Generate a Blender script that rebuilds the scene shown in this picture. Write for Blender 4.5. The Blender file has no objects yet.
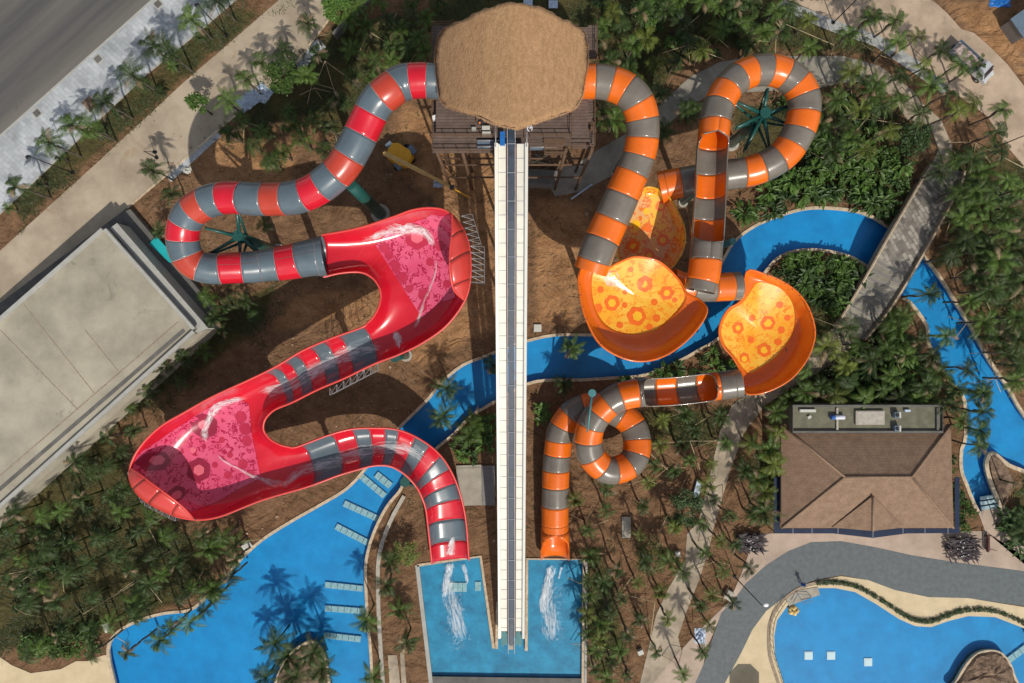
import bpy, bmesh, math, random
from mathutils import Vector, Matrix, geometry
from mathutils.bvhtree import BVHTree
R=math.radians; PI=math.pi
rnd=random.Random(7)
sc=bpy.context.scene; COL=sc.collection
H=98.0; F=683.0
def W(px,py,z=0.0):                       # a point of the place from where it appears in the survey picture and its height
    k=(H-z)/F
    return Vector(((px-512)*k,(341.5-py)*k,z))
# ---------------------------------------------------------------- world, sun, camera
SHD=Vector((-0.35,0.93)); SHD.normalize(); EL=47.0
w=bpy.data.worlds.new("World"); sc.world=w; w.use_nodes=True
nt=w.node_tree; bg=nt.nodes['Background']; sky=nt.nodes.new('ShaderNodeTexSky')
sky.sky_type='NISHITA'; sky.sun_disc=False; sky.sun_elevation=R(EL); sky.sun_rotation=math.atan2(-SHD.x,-SHD.y)
hs=nt.nodes.new('ShaderNodeHueSaturation'); hs.inputs['Saturation'].default_value=.45; nt.links.new(sky.outputs[0],hs.inputs['Color']); nt.links.new(hs.outputs[0],bg.inputs[0]); bg.inputs[1].default_value=0.115
sl=bpy.data.lights.new('sun','SUN'); sl.energy=3.75; sl.angle=R(0.55); sl.color=(1,.93,.82)
so=bpy.data.objects.new('sun',sl); COL.objects.link(so)
d=Vector((SHD.x*math.cos(R(EL)),SHD.y*math.cos(R(EL)),-math.sin(R(EL))))
so.rotation_euler=d.to_track_quat('-Z','Y').to_euler()
cam=bpy.data.cameras.new('camera'); co=bpy.data.objects.new('camera',cam); COL.objects.link(co)
co.location=(0,0,H); cam.sensor_width=36; cam.lens=24.01; cam.clip_end=3000; cam.clip_start=1; sc.camera=co
sc.cycles.transparent_max_bounces=24
sc.view_settings.view_transform='Standard'; sc.view_settings.look='None'; sc.view_settings.exposure=-0.20; sc.view_settings.gamma=1
# ---------------------------------------------------------------- materials
def nd(m,t): return m.node_tree.nodes.new(t)
def mat(name,c,rough=.6,var=.18,scale=1.2,bump=0.0,coat=0.0,c2=None,sc2=None,metal=0,detail=6,spec=.5,stretch=None,rvar=0,rotz=0):
    m=bpy.data.materials.new(name); m.use_nodes=True; n=m.node_tree.nodes; l=m.node_tree.links
    b=n['Principled BSDF']; b.inputs['Roughness'].default_value=rough; b.inputs['Metallic'].default_value=metal
    b.inputs['Specular IOR Level'].default_value=spec; b.inputs['Coat Weight'].default_value=coat; b.inputs['Coat Roughness'].default_value=.08
    g=n.new('ShaderNodeNewGeometry'); vec=g.outputs['Position']
    if rotz:
        mp=n.new('ShaderNodeMapping'); mp.inputs['Rotation'].default_value=(0,0,rotz); l.new(vec,mp.inputs[0]); vec=mp.outputs[0]
    if stretch:
        mp=n.new('ShaderNodeMapping'); mp.inputs['Scale'].default_value=stretch; l.new(vec,mp.inputs[0]); vec=mp.outputs[0]
    t=n.new('ShaderNodeTexNoise'); t.inputs['Scale'].default_value=scale; t.inputs['Detail'].default_value=detail; t.inputs['Roughness'].default_value=.65
    l.new(vec,t.inputs['Vector'])
    r=n.new('ShaderNodeValToRGB'); r.color_ramp.elements[0].position=.3; r.color_ramp.elements[1].position=.7
    ca=[max(0,x*(1-var)) for x in c]; cb=[min(1,x*(1+var)) for x in (c2 or c)]
    r.color_ramp.elements[0].color=(*ca,1); r.color_ramp.elements[1].color=(*cb,1)
    l.new(t.outputs['Fac'],r.inputs[0]); l.new(r.outputs[0],b.inputs['Base Color'])
    if rvar:
        mr=n.new('ShaderNodeMapRange'); mr.inputs[3].default_value=rough-rvar; mr.inputs[4].default_value=rough+rvar
        l.new(t.outputs['Fac'],mr.inputs[0]); l.new(mr.outputs[0],b.inputs['Roughness'])
    if bump:
        t2=n.new('ShaderNodeTexNoise'); t2.inputs['Scale'].default_value=sc2 or scale*4; t2.inputs['Detail'].default_value=5; l.new(vec,t2.inputs['Vector'])
        bp=n.new('ShaderNodeBump'); bp.inputs['Strength'].default_value=min(1,bump); bp.inputs['Distance'].default_value=.15
        l.new(t2.outputs['Fac'],bp.inputs['Height']); l.new(bp.outputs[0],b.inputs['Normal'])
    return m
def grid_lines(m,sx,sy,col,rot=0,width=.04,fac=.6):
    """multiply brick joints into a material"""
    l=m.node_tree.links; b=m.node_tree.nodes['Principled BSDF']; src=b.inputs['Base Color'].links[0].from_socket
    g=nd(m,'ShaderNodeNewGeometry'); mp=nd(m,'ShaderNodeMapping'); mp.inputs['Rotation'].default_value=(0,0,rot); l.new(g.outputs['Position'],mp.inputs[0])
    br=nd(m,'ShaderNodeTexBrick'); br.inputs['Scale'].default_value=1; br.inputs['Brick Width'].default_value=sx; br.inputs['Row Height'].default_value=sy
    br.inputs['Mortar Size'].default_value=width; br.inputs['Color1'].default_value=(1,1,1,1); br.inputs['Color2'].default_value=(*[1-fac*.35]*3,1); br.inputs['Mortar'].default_value=(*col,1)
    l.new(mp.outputs[0],br.inputs['Vector'])
    mx=nd(m,'ShaderNodeMix'); mx.data_type='RGBA'; mx.blend_type='MULTIPLY'; mx.inputs[0].default_value=1
    l.new(src,mx.inputs[6]); l.new(br.outputs[0],mx.inputs[7]); l.new(mx.outputs[2],b.inputs['Base Color']); return m
M={}
def stain(m,scale,thr,mul,soft=.06,detail=10,col=None):
    """scattered dirt with a shape of its own"""
    l=m.node_tree.links; b=m.node_tree.nodes['Principled BSDF']; src=b.inputs['Base Color'].links[0].from_socket
    g=nd(m,'ShaderNodeNewGeometry'); t=nd(m,'ShaderNodeTexNoise'); t.inputs['Scale'].default_value=scale; t.inputs['Detail'].default_value=detail; t.inputs['Roughness'].default_value=.72; t.inputs['Distortion'].default_value=.8
    l.new(g.outputs['Position'],t.inputs[0]); r=nd(m,'ShaderNodeMapRange'); r.inputs[1].default_value=thr; r.inputs[2].default_value=thr+soft; l.new(t.outputs[0],r.inputs[0])
    mx=nd(m,'ShaderNodeMix'); mx.data_type='RGBA'; mx.blend_type='MULTIPLY'; l.new(r.outputs[0],mx.inputs[0]); l.new(src,mx.inputs[6]); mx.inputs[7].default_value=(*(col or (mul,mul,mul)),1); l.new(mx.outputs[2],b.inputs['Base Color']); return m
M['red']=mat('fibreglass_red',(.62,.010,.028),.26,.10,.35,coat=.5,rvar=.06)
M['brick']=mat('fibreglass_faded_red',(.50,.055,.030),.32,.12,.4,coat=.35)
M['slate']=mat('fibreglass_slate',(.105,.145,.175),.30,.16,.4,coat=.4)
M['orange']=mat('fibreglass_orange',(.80,.155,.008),.28,.10,.35,coat=.45,rvar=.06)
M['stone']=mat('fibreglass_warm_grey',(.175,.155,.13),.30,.18,.5,coat=.4)
M['rimred']=mat('rim_red',(.72,.07,.06),.35,.1,1)
M['joint']=mat('joint_dark',(.10,.06,.05),.5,.1,1)
M['joint_pale']=mat('joint_pale',(.45,.30,.27),.5,.1,1)
M['yellow']=mat('fibreglass_yellow',(.80,.40,.02),.25,.05,1,coat=.5)
M['green_steel']=mat('green_steel',(.012,.085,.075),.4,.2,1,coat=.2)
M['teal_steel']=mat('teal_steel',(.06,.22,.23),.4,.2,1)
M['steel']=mat('galvanised_steel',(.33,.33,.34),.4,.15,2,metal=.3)
M['white']=mat('white_gelcoat',(.78,.77,.70),.35,.05,.3,coat=.2)
M['cream']=mat('cream_panel',(.72,.70,.61),.45,.10,.5)
M['belt']=mat('belt_rubber',(.035,.055,.085),.5,.25,.8)
M['rail']=mat('rail_grey',(.40,.42,.47),.4,.1,1)
M['asphalt']=mat('asphalt',(.075,.076,.080),.85,.15,1.0,.2,c2=(.150,.140,.122),stretch=(.012,.22,.1),detail=10,rotz=R(-42))
M['sidewalk']=grid_lines(mat('sidewalk_tile',(.40,.43,.45),.8,.22,.22,c2=(.50,.53,.55)),1.2,.6,(.6,.6,.6),R(42),.02)
M['concrete']=grid_lines(mat('path_concrete',(.36,.29,.21),.85,.16,.18,.15,c2=(.45,.375,.28)),60,9,(.5,.45,.4),R(-48),.006,.1)
M['concrete_b']=mat('drive_concrete',(.40,.30,.215),.85,.22,.2,.15,c2=(.48,.37,.27))
M['tile_grey']=mat('tile_grey',(.36,.37,.36),.8,.3,1.5)
M['path_tan']=mat('path_tan',(.30,.245,.18),.85,.25,.3,.2,c2=(.42,.35,.26))
M['path_grey']=mat('path_grey',(.22,.205,.17),.85,.2,.3,.2,c2=(.31,.29,.24))
M['plaza']=grid_lines(mat('plaza_paving',(.42,.32,.25),.8,.10,.3,c2=(.50,.39,.31)),3.2,3.2,(.72,.7,.68),0,.008,.08)
M['terrazzo']=mat('terrazzo_walk',(.095,.112,.120),.7,.08,1.5,.1,c2=(.125,.145,.153),detail=12)
M['beige']=mat('beige_coping',(.62,.50,.31),.8,.08,.5,c2=(.66,.54,.35))
M['coping']=mat('coping_stone',(.48,.38,.26),.8,.25,2,c2=(.58,.47,.33))
M['cop_dark']=mat('coping_worn',(.32,.25,.18),.85,.35,2.5,.3)
M['roofslab']=mat('roof_concrete',(.30,.27,.21),.85,.22,.10,.1,c2=(.42,.385,.30),detail=14)
M['parapet']=mat('parapet_grey',(.40,.40,.37),.75,.12,.8)
M['slabdark']=mat('dark_concrete',(.13,.125,.115),.85,.3,.5)
M['rooftile']=grid_lines(mat('roof_shingle',(.255,.162,.105),.9,.15,1.1,.3,sc2=7,c2=(.285,.185,.122)),.55,.35,(.8,.8,.8),0,.03,.3)
M['ridge']=mat('roof_ridge',(.27,.18,.12),.85,.2,2,.4)
M['terrace']=mat('terrace_green_grey',(.15,.145,.10),.85,.3,.8)
M['navy']=mat('navy_canopy',(.018,.030,.065),.25,.25,.6)
M['thatch']=mat('thatch',(.36,.205,.098),.95,.10,3.0,.8,sc2=9,c2=(.45,.27,.14),detail=15,stretch=(1,.35,.3))
M['deck']=grid_lines(mat('deck_boards',(.15,.105,.085),.75,.25,1.5),30,.35,(.45,.42,.4),0,.03,.6)
M['deck_v']=grid_lines(mat('deck_tread',(.17,.12,.10),.75,.25,1.5),2,.3,(.45,.42,.4),0,.03,.6)
M['timber']=mat('timber',(.13,.075,.045),.75,.25,1.5)
M['bamboo']=mat('bamboo_pole',(.42,.34,.20),.7,.2,2)
M['wood']=mat('wood_brown',(.11,.035,.03),.6,.2,2)
M['black']=mat('black_metal',(.015,.015,.018),.45,.2,2)
M['lamp_white']=mat('lamp_white',(.85,.85,.85),.3,.02,1)
M['yellowpaint']=mat('crane_yellow',(.78,.40,.02),.45,.12,1.2)
M['boom']=mat('boom_tan',(.68,.45,.16),.5,.15,1)
M['bluegrey']=mat('blue_grey_metal',(.13,.18,.24),.45,.2,2)
M['truckwhite']=mat('truck_paint',(.50,.52,.55),.3,.06,1,coat=.4)
M['glass_dark']=mat('dark_glass',(.02,.02,.03),.1,.1,1)
M['rubber']=mat('tyre_rubber',(.02,.02,.02),.8,.1,1)
M['rubble']=mat('rubble',(.30,.22,.20),.9,.5,4,.6,c2=(.45,.36,.34))
M['bluetarp']=mat('blue_plastic',(.02,.16,.50),.4,.15,2)
M['paletarp']=mat('pale_tarp',(.50,.60,.75),.5,.25,3,.5)
M['teal']=mat('teal_sheet',(.02,.42,.45),.35,.1,1)
M['boxwhite']=mat('box_white',(.55,.55,.50),.6,.12,2)
M['manhole']=mat('cover_concrete',(.42,.39,.33),.8,.2,2)
M['rock']=mat('rock_brown',(.16,.095,.06),.9,.45,1.5,.9,c2=(.22,.15,.10))
M['pad']=mat('pad_concrete',(.36,.33,.27),.8,.2,.8)
M['corr']=mat('container_grey',(.20,.19,.18),.6,.15,2)
M['trunk']=mat('palm_trunk',(.10,.085,.065),.9,.3,3)
M['maroon_leaf']=mat('dark_purple_leaf',(.035,.022,.028),.5,.4,2)
M['cloth_dark']=mat('cloth_dark',(.02,.02,.03),.8,.2,3)
M['skin']=mat('skin',(.40,.22,.14),.6,.1,3)
M['helmet']=mat('helmet_orange',(.85,.25,.02),.35,.02,1)
M['cloth_white']=mat('cloth_white',(.65,.67,.75),.8,.1,3)
M['cloth_blue']=mat('cloth_blue',(.03,.12,.40),.8,.1,3)
M['float']=mat('float_tan',(.50,.28,.10),.5,.4,4,c2=(.75,.55,.2))
def leafmat(name,c,c2=None):
    m=mat(name,c,.5,.35,1.8,c2=c2,spec=.35); b=m.node_tree.nodes['Principled BSDF']
    l=m.node_tree.links; src=b.inputs['Base Color'].links[0].from_socket
    oi=nd(m,'ShaderNodeObjectInfo'); mr=nd(m,'ShaderNodeMapRange'); mr.inputs[3].default_value=.7; mr.inputs[4].default_value=1.35
    l.new(oi.outputs['Random'],mr.inputs[0]); mx=nd(m,'ShaderNodeVectorMath'); mx.operation='SCALE'
    l.new(src,mx.inputs[0]); l.new(mr.outputs[0],mx.inputs['Scale']); l.new(mx.outputs[0],b.inputs['Base Color'])
    tr=nd(m,'ShaderNodeBsdfTranslucent'); l.new(mx.outputs[0],tr.inputs[0]); ms=nd(m,'ShaderNodeMixShader'); ms.inputs[0].default_value=.15
    out=m.node_tree.nodes['Material Output']; l.new(b.outputs[0],ms.inputs[1]); l.new(tr.outputs[0],ms.inputs[2]); l.new(ms.outputs[0],out.inputs[0]); return m
M['leaf']=leafmat('palm_leaf_green',(.044,.086,.014),(.085,.142,.026))
M['leafdark']=leafmat('palm_leaf_dark',(.023,.046,.010),(.046,.078,.018))
M['leafyel']=leafmat('palm_leaf_yellow_green',(.075,.110,.014),(.12,.145,.026))
M['leafdry']=leafmat('palm_leaf_dry',(.20,.14,.08),(.27,.2,.12))
M['bush']=leafmat('bush_leaf',(.045,.095,.016),(.085,.16,.03))
M['bushdark']=leafmat('bush_leaf_dark',(.025,.055,.016),(.05,.095,.025))
M['cover']=leafmat('ground_cover_leaf',(.035,.055,.018),(.07,.09,.03))
for k_,s_,t_,m_ in (('roofslab',.22,.60,.72),('roofslab',.7,.66,.55),('asphalt',.3,.62,.8),('concrete_b',.35,.60,.75),('terrazzo',.5,.62,.8),('sidewalk',.5,.62,.8),('parapet',.8,.6,.75),('rooftile',.6,.63,.72),('cream',.6,.66,.85),('plaza',.35,.63,.85),('beige',.4,.62,.88),('path_tan',.5,.6,.7),('thatch',.35,.62,.85)): stain(M[k_],s_,t_,m_)
stain(M['concrete'],.16,.60,1,.12,col=(.78,.66,.52)); stain(M['concrete'],.8,.66,.8); stain(M['concrete_b'],.15,.6,1,.1,col=(.85,.7,.55))
for k_ in ('red','brick','slate','orange','stone'): stain(M[k_],.6,.63,.82,.10)
# water -------------------------------------------------------------
def water(name,tint,foam_pts=(),foam_amt=0.0):
    m=bpy.data.materials.new(name); m.use_nodes=True; n=m.node_tree.nodes; l=m.node_tree.links; n.remove(n['Principled BSDF'])
    tr=n.new('ShaderNodeBsdfTransparent'); tr.inputs[0].default_value=(*tint,1)
    gl=n.new('ShaderNodeBsdfGlossy'); gl.inputs['Roughness'].default_value=.06
    fr=n.new('ShaderNodeFresnel'); fr.inputs[0].default_value=1.33
    g=n.new('ShaderNodeNewGeometry'); t=n.new('ShaderNodeTexNoise'); t.inputs['Scale'].default_value=1.6; t.inputs['Detail'].default_value=4; l.new(g.outputs['Position'],t.inputs[0])
    bp=n.new('ShaderNodeBump'); bp.inputs['Strength'].default_value=.25; bp.inputs['Distance'].default_value=.1; l.new(t.outputs[0],bp.inputs['Height'])
    l.new(bp.outputs[0],gl.inputs['Normal']); l.new(bp.outputs[0],fr.inputs['Normal'])
    ms=n.new('ShaderNodeMixShader'); l.new(fr.outputs[0],ms.inputs[0]); l.new(tr.outputs[0],ms.inputs[1]); l.new(gl.outputs[0],ms.inputs[2])
    l.new(ms.outputs[0],n['Material Output'].inputs[0]); return m
M['water']=water('water',(.90,1,1))
M['poolblue']=mat('pool_paint_blue',(.001,.245,.59),.6,.10,.35,c2=(.002,.30,.66),detail=9)  # lighter patches in the blue paint imitate caustic light
M['poolcyan']=mat('splash_pool_paint',(.008,.20,.40),.6,.2,.5,c2=(.02,.29,.50),detail=6)
M['poolwall']=mat('pool_wall_blue',(.01,.19,.50),.6,.2,1)
M['steptile']=mat('step_tile',(.36,.50,.54),.6,.25,3)
def foam(name,thr,scale,stretch=(1,1,1),dens=.9,soft=.12):
    m=bpy.data.materials.new(name); m.use_nodes=True; n=m.node_tree.nodes; l=m.node_tree.links; b=n['Principled BSDF']
    b.inputs['Base Color'].default_value=(.85,.90,.93,1); b.inputs['Roughness'].default_value=.5
    uv=n.new('ShaderNodeUVMap'); g=n.new('ShaderNodeNewGeometry'); mp=n.new('ShaderNodeMapping'); mp.inputs['Scale'].default_value=stretch; l.new(uv.outputs[0],mp.inputs[0])
    t=n.new('ShaderNodeTexNoise'); t.inputs['Scale'].default_value=scale; t.inputs['Detail'].default_value=8; t.inputs['Roughness'].default_value=.7; t.inputs['Distortion'].default_value=.6; l.new(mp.outputs[0],t.inputs[0])
    # fade towards the edges of the sheet (u across 0..1, v along metres)
    at=n.new('ShaderNodeAttribute'); at.attribute_name='edge'
    ad=n.new('ShaderNodeMath'); ad.operation='MULTIPLY'; l.new(t.outputs[0],ad.inputs[0]); l.new(at.outputs['Fac'],ad.inputs[1])
    mr=n.new('ShaderNodeMapRange'); mr.inputs[1].default_value=thr; mr.inputs[2].default_value=thr+soft; mr.inputs[4].default_value=dens; l.new(ad.outputs[0],mr.inputs[0])
    l.new(mr.outputs[0],b.inputs['Alpha']); return m
M['foam']=foam('water_foam',.33,1.0,(4.2,1.1,1),.8,.25)
M['foamthin']=foam('water_streaks',.38,1.0,(3.0,.5,1),.55,.2)
M['foamspot']=foam('water_bubbles',.40,1.0,(2.2,1.2,1),.38,.30)
M['sparkle']=foam('painted_sparkle',.50,1.3,(2.0,2.0,1),.30,.16)  # sparse white glints painted as a sheet over the splash pool
M['sheet']=foam('thin_water_sheet',.1,1.0,(3,.6,1),.22,.5)
# patterned fibreglass ------------------------------------------------
def pattern(name,base,dark,scale,th=.045,base2=None,spots=True):
    m=bpy.data.materials.new(name); m.use_nodes=True; n=m.node_tree.nodes; l=m.node_tree.links; b=n['Principled BSDF']
    b.inputs['Roughness'].default_value=.25; b.inputs['Coat Weight'].default_value=.4
    g=n.new('ShaderNodeNewGeometry')
    t=n.new('ShaderNodeTexNoise'); t.inputs['Scale'].default_value=scale; t.inputs['Detail'].default_value=1; t.inputs['Distortion'].default_value=1.2; l.new(g.outputs['Position'],t.inputs[0])
    s=n.new('ShaderNodeMath'); s.operation='SUBTRACT'; s.inputs[1].default_value=.5; l.new(t.outputs[0],s.inputs[0])
    a=n.new('ShaderNodeMath'); a.operation='ABSOLUTE'; l.new(s.outputs[0],a.inputs[0])
    c=n.new('ShaderNodeMath'); c.operation='LESS_THAN'; c.inputs[1].default_value=th; l.new(a.outputs[0],c.inputs[0])
    t2=n.new('ShaderNodeTexNoise'); t2.inputs['Scale'].default_value=scale*.9; t2.inputs['Detail'].default_value=0; l.new(g.outputs['Position'],t2.inputs[0])
    c2=n.new('ShaderNodeMath'); c2.operation='GREATER_THAN'; c2.inputs[1].default_value=.46; l.new(t2.outputs[0],c2.inputs[0])
    an=n.new('ShaderNodeMath'); an.operation='MULTIPLY'; l.new(c.outputs[0],an.inputs[0]); l.new(c2.outputs[0],an.inputs[1])
    big=n.new('ShaderNodeTexNoise'); big.inputs['Scale'].default_value=.25; l.new(g.outputs['Position'],big.inputs[0])
    rp=n.new('ShaderNodeValToRGB'); rp.color_ramp.elements[0].position=.42; rp.color_ramp.elements[1].position=.58
    rp.color_ramp.elements[0].color=(*base,1); rp.color_ramp.elements[1].color=(*(base2 or base),1); l.new(big.outputs[0],rp.inputs[0])
    mx=n.new('ShaderNodeMix'); mx.data_type='RGBA'; l.new(an.outputs[0],mx.inputs[0]); l.new(rp.outputs[0],mx.inputs[6]); mx.inputs[7].default_value=(*dark,1)
    l.new(mx.outputs[2],b.inputs['Base Color']); return m
M['pink']=pattern('pink_patterned_fibreglass',(.70,.085,.19),(.42,.015,.065),1.25,.055,base2=(.74,.12,.23))
M['yelpat']=pattern('yellow_patterned_fibreglass',(.88,.42,.02),(.88,.27,.010),1.3,.045,base2=(.90,.52,.06))
M['yelpat2']=pattern('yellow_red_patterned_fibreglass',(.88,.50,.04),(.78,.19,.03),1.1,.07,base2=(.72,.42,.20))
M['c_dark']=mat('disc_dark_red',(.30,.02,.055),.3,.1,1,coat=.3)
M['c_pink']=mat('disc_pink',(.75,.16,.22),.3,.1,1,coat=.3)
M['c_mid']=mat('disc_mid_red',(.50,.028,.075),.3,.1,1,coat=.3)
M['c_or']=mat('ring_orange',(.85,.16,.01),.3,.1,1,coat=.3)
M['c_yel']=mat('dot_yellow',(.90,.50,.02),.3,.1,1,coat=.3)
# ---------------------------------------------------------------- object helpers
def link(name,me,m,parent=None,smooth=False):
    o=bpy.data.objects.new(name,me); COL.objects.link(o)
    for x in (m if isinstance(m,(list,tuple)) else [m]): me.materials.append(M[x] if isinstance(x,str) else x)
    if parent: o.parent=parent
    if smooth: me.polygons.foreach_set('use_smooth',[True]*len(me.polygons))
    return o
def obj(name,bm,m,parent=None,smooth=False,recalc=False):
    if recalc: bmesh.ops.recalc_face_normals(bm,faces=bm.faces)
    me=bpy.data.meshes.new(name); bm.to_mesh(me); bm.free(); return link(name,me,m,parent,smooth)
def tag(o,label,cat,group=None,kind=None):
    if kind: o['kind']=kind; return o
    o['label']=label; o['category']=cat
    if group: o['group']=group
    return o
def thing(name,loc=(0,0,0),rz=0):
    o=bpy.data.objects.new(name,None); COL.objects.link(o); o.location=loc; o.rotation_euler=(0,0,rz); o.empty_display_size=.3; return o
def box(bm,c,s,rz=0,mi=0,M4=None):
    r=bmesh.ops.create_cube(bm,size=1)
    T=Matrix.Translation(c)@Matrix.Rotation(rz,4,'Z')@Matrix.Diagonal((*s,1))
    if M4: T=M4@T
    bmesh.ops.transform(bm,matrix=T,verts=r['verts'])
    for v in r['verts']:
        for f in v.link_faces: f.material_index=mi
def bar(bm,a,b,r,n=6,r2=None,mi=0,cap=True):
    a=Vector(a); b=Vector(b); d=b-a
    if d.length<1e-4: return
    q=d.to_track_quat('Z','Y').to_matrix(); r2=r if r2 is None else r2
    A=[];B=[]
    for i in range(n):
        t=2*PI*i/n; v=q@Vector((math.cos(t),math.sin(t),0)); A.append(bm.verts.new(a+v*r)); B.append(bm.verts.new(b+v*r2))
    for i in range(n):
        j=(i+1)%n; f=bm.faces.new((A[i],A[j],B[j],B[i])); f.material_index=mi; f.smooth=n>5
    if cap: bm.faces.new(A[::-1]).material_index=mi; bm.faces.new(B).material_index=mi
def catmull(P,n):
    """P list of vectors; returns function t in [0,len-1]"""
    def f(t):
        t=max(0,min(len(P)-1-1e-9,t)); i=int(t); u=t-i
        p1=P[i];p2=P[i+1]; p0=P[i-1] if i>0 else p1*2-p2; p3=P[i+2] if i+2<len(P) else p2*2-p1
        return .5*((2*p1)+(p2-p0)*u+(2*p0-5*p1+4*p2-p3)*u*u+(3*p1-p0-3*p2+p3)*u**3)
    return f
def spl(pts,k=4,closed=False):
    P=[Vector(p) for p in pts]
    if closed:
        Q=[P[-1]]+P+[P[0],P[1]]; f=catmull(Q,0); return [f(1+i/k) for i in range(len(P)*k)]
    f=catmull(P,0); return [f(i/k) for i in range((len(P)-1)*k+1)]
def wp(pts,z=0): return [W(x,y,z) for x,y in pts]
def sheet(name,pts,m,thick=0,parent=None,smooth=False):
    """filled polygon at the height of its points; thick extrudes downwards"""
    bm=bmesh.new(); vs=[bm.verts.new(p) for p in pts]; f=bm.faces.new(vs); bm.normal_update()
    if f.normal.z<0: f.normal_flip()
    if thick:
        r=bmesh.ops.extrude_face_region(bm,geom=[f]); nv=[g for g in r['geom'] if isinstance(g,bmesh.types.BMVert)]
        for v in vs: v.co.z-=thick
    bmesh.ops.triangulate(bm,faces=[x for x in bm.faces if len(x.verts)>4])
    bmesh.ops.recalc_face_normals(bm,faces=bm.faces)
    if not thick:
        for x in bm.faces:
            if x.normal.z<0: x.normal_flip()
    return obj(name,bm,m,parent)
def ribbon_bm(bm,pts,w,h,off=0,closed=False,z0=None,mi=0):
    """box section strip along pts (at their z = top), width w, height h; off shifts it to the left"""
    n=len(pts); ring=[]
    for i,p in enumerate(pts):
        a=pts[(i-1)%n] if (closed or i>0) else p; b=pts[(i+1)%n] if (closed or i<n-1) else p
        d=(b-a); d.z=0; d.normalize(); s=Vector((-d.y,d.x,0)); c=p+s*off
        ring.append([bm.verts.new(c+s*w/2-Vector((0,0,h))),bm.verts.new(c+s*w/2),bm.verts.new(c-s*w/2),bm.verts.new(c-s*w/2-Vector((0,0,h)))])
    m=n if closed else n-1
    for i in range(m):
        A=ring[i];B=ring[(i+1)%n]
        for k in range(3):
            f=bm.faces.new((A[k],A[k+1],B[k+1],B[k])); f.material_index=mi
    if not closed:
        bm.faces.new(ring[0]); bm.faces.new(ring[-1][::-1])
def ribbon(name,pts,w,h,m,off=0,closed=False,parent=None):
    bm=bmesh.new(); ribbon_bm(bm,pts,w,h,off,closed); return obj(name,bm,m,parent,recalc=True)
def tubeline(bm,pts,r,n=6):
    """thin continuous tube"""
    rings=[]
    for i,p in enumerate(pts):
        a=pts[max(0,i-1)]; b=pts[min(len(pts)-1,i+1)]; q=(b-a).to_track_quat('Z','Y').to_matrix()
        rings.append([bm.verts.new(p+q@Vector((math.cos(2*PI*k/n)*r,math.sin(2*PI*k/n)*r,0))) for k in range(n)])
    for A,B in zip(rings,rings[1:]):
        # align start index
        o=min(range(n),key=lambda s:(A[0].co-B[s].co).length)
        for k in range(n):
            f=bm.faces.new((A[k],A[(k+1)%n],B[(k+1+o)%n],B[(k+o)%n])); f.smooth=True
# ================================================================ GROUND, POOLS, PATHS
RN=[(116,690),(108,650),(118,632),(140,620),(165,613),(190,610),(205,598),(222,582),(240,560),(262,540),(290,522),(320,505),(345,490),(362,473),(380,450),(399,428),(416,411),(429,398),(443,381),(463,365),(486,356),(505,348),(527,341),(555,335),(589,335),(620,334),(650,331),(680,320),(700,300),(712,280),(722,262),(733,243),(750,229),(768,220),(788,213),(811,208),(841,209),(866,214),(887,226),(905,238),(920,252),(939,276),(956,303),(972,329),(989,360),(1007,386),(1024,415),(1060,460)]
RS=[(1060,500),(1030,475),(1008,465),(992,453),(986,465),(992,487),(1001,507)]
RS2=[(978,512),(973,502),(966,484),(961,470),(961,450),(965,437),(964,400),(952,384),(939,364),(928,342),(926,325),(910,303),(898,295),(880,278),(865,265),(845,255),(818,250),(795,251),(778,258),(766,271),(752,290),(735,315),(719,338),(699,350),(679,361),(645,375),(612,378),(580,380),(552,380),(527,384),(496,401),(489,405),(469,418),(453,435),(439,446),(420,465),(405,482),(399,492),(386,508),(373,535),(366,562),(366,588),(368,622),(371,655),(372,690)]
rn=spl(wp(RN),3); rs=spl(wp(RS),4); rs2=spl(wp(RS2),3)
river=rn+rs+rs2+[W(372,760),W(140,760)]
P2=[(782,690),(776,672),(771,655),(770,635),(773,618),(785,600),(801,589),(818,584),(835,584),(855,588),(878,600),(901,615),(915,622),(931,623),(948,617),(968,612),(995,613),(1024,625),(1050,645)]
rp2=spl(wp(P2),4); pool2=rp2+[W(1080,760),W(790,760)]
P3=[(418,564.5),(480,557),(492.5,648),(496.5,648),(497.5,634),(525.8,634),(527,559),(583,560),(582,680),(431.5,680)]
pool3=wp(P3)
def inpoly(x,y,P):
    c=False; j=len(P)-1
    for i in range(len(P)):
        a=P[i];b=P[j]
        if (a[1]>y)!=(b[1]>y) and x<(b[0]-a[0])*(y-a[1])/(b[1]-a[1])+a[0]: c=not c
        j=i
    return c
def segdist(x,y,P):
    d=1e9
    for i in range(len(P)):
        a=P[i-1];b=P[i]; vx,vy=b[0]-a[0],b[1]-a[1]; L=vx*vx+vy*vy or 1e-9
        t=max(0,min(1,((x-a[0])*vx+(y-a[1])*vy)/L)); q=math.hypot(x-a[0]-t*vx,y-a[1]-t*vy); d=min(d,q)
    return d
pools=[river,pool2,pool3]
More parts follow.
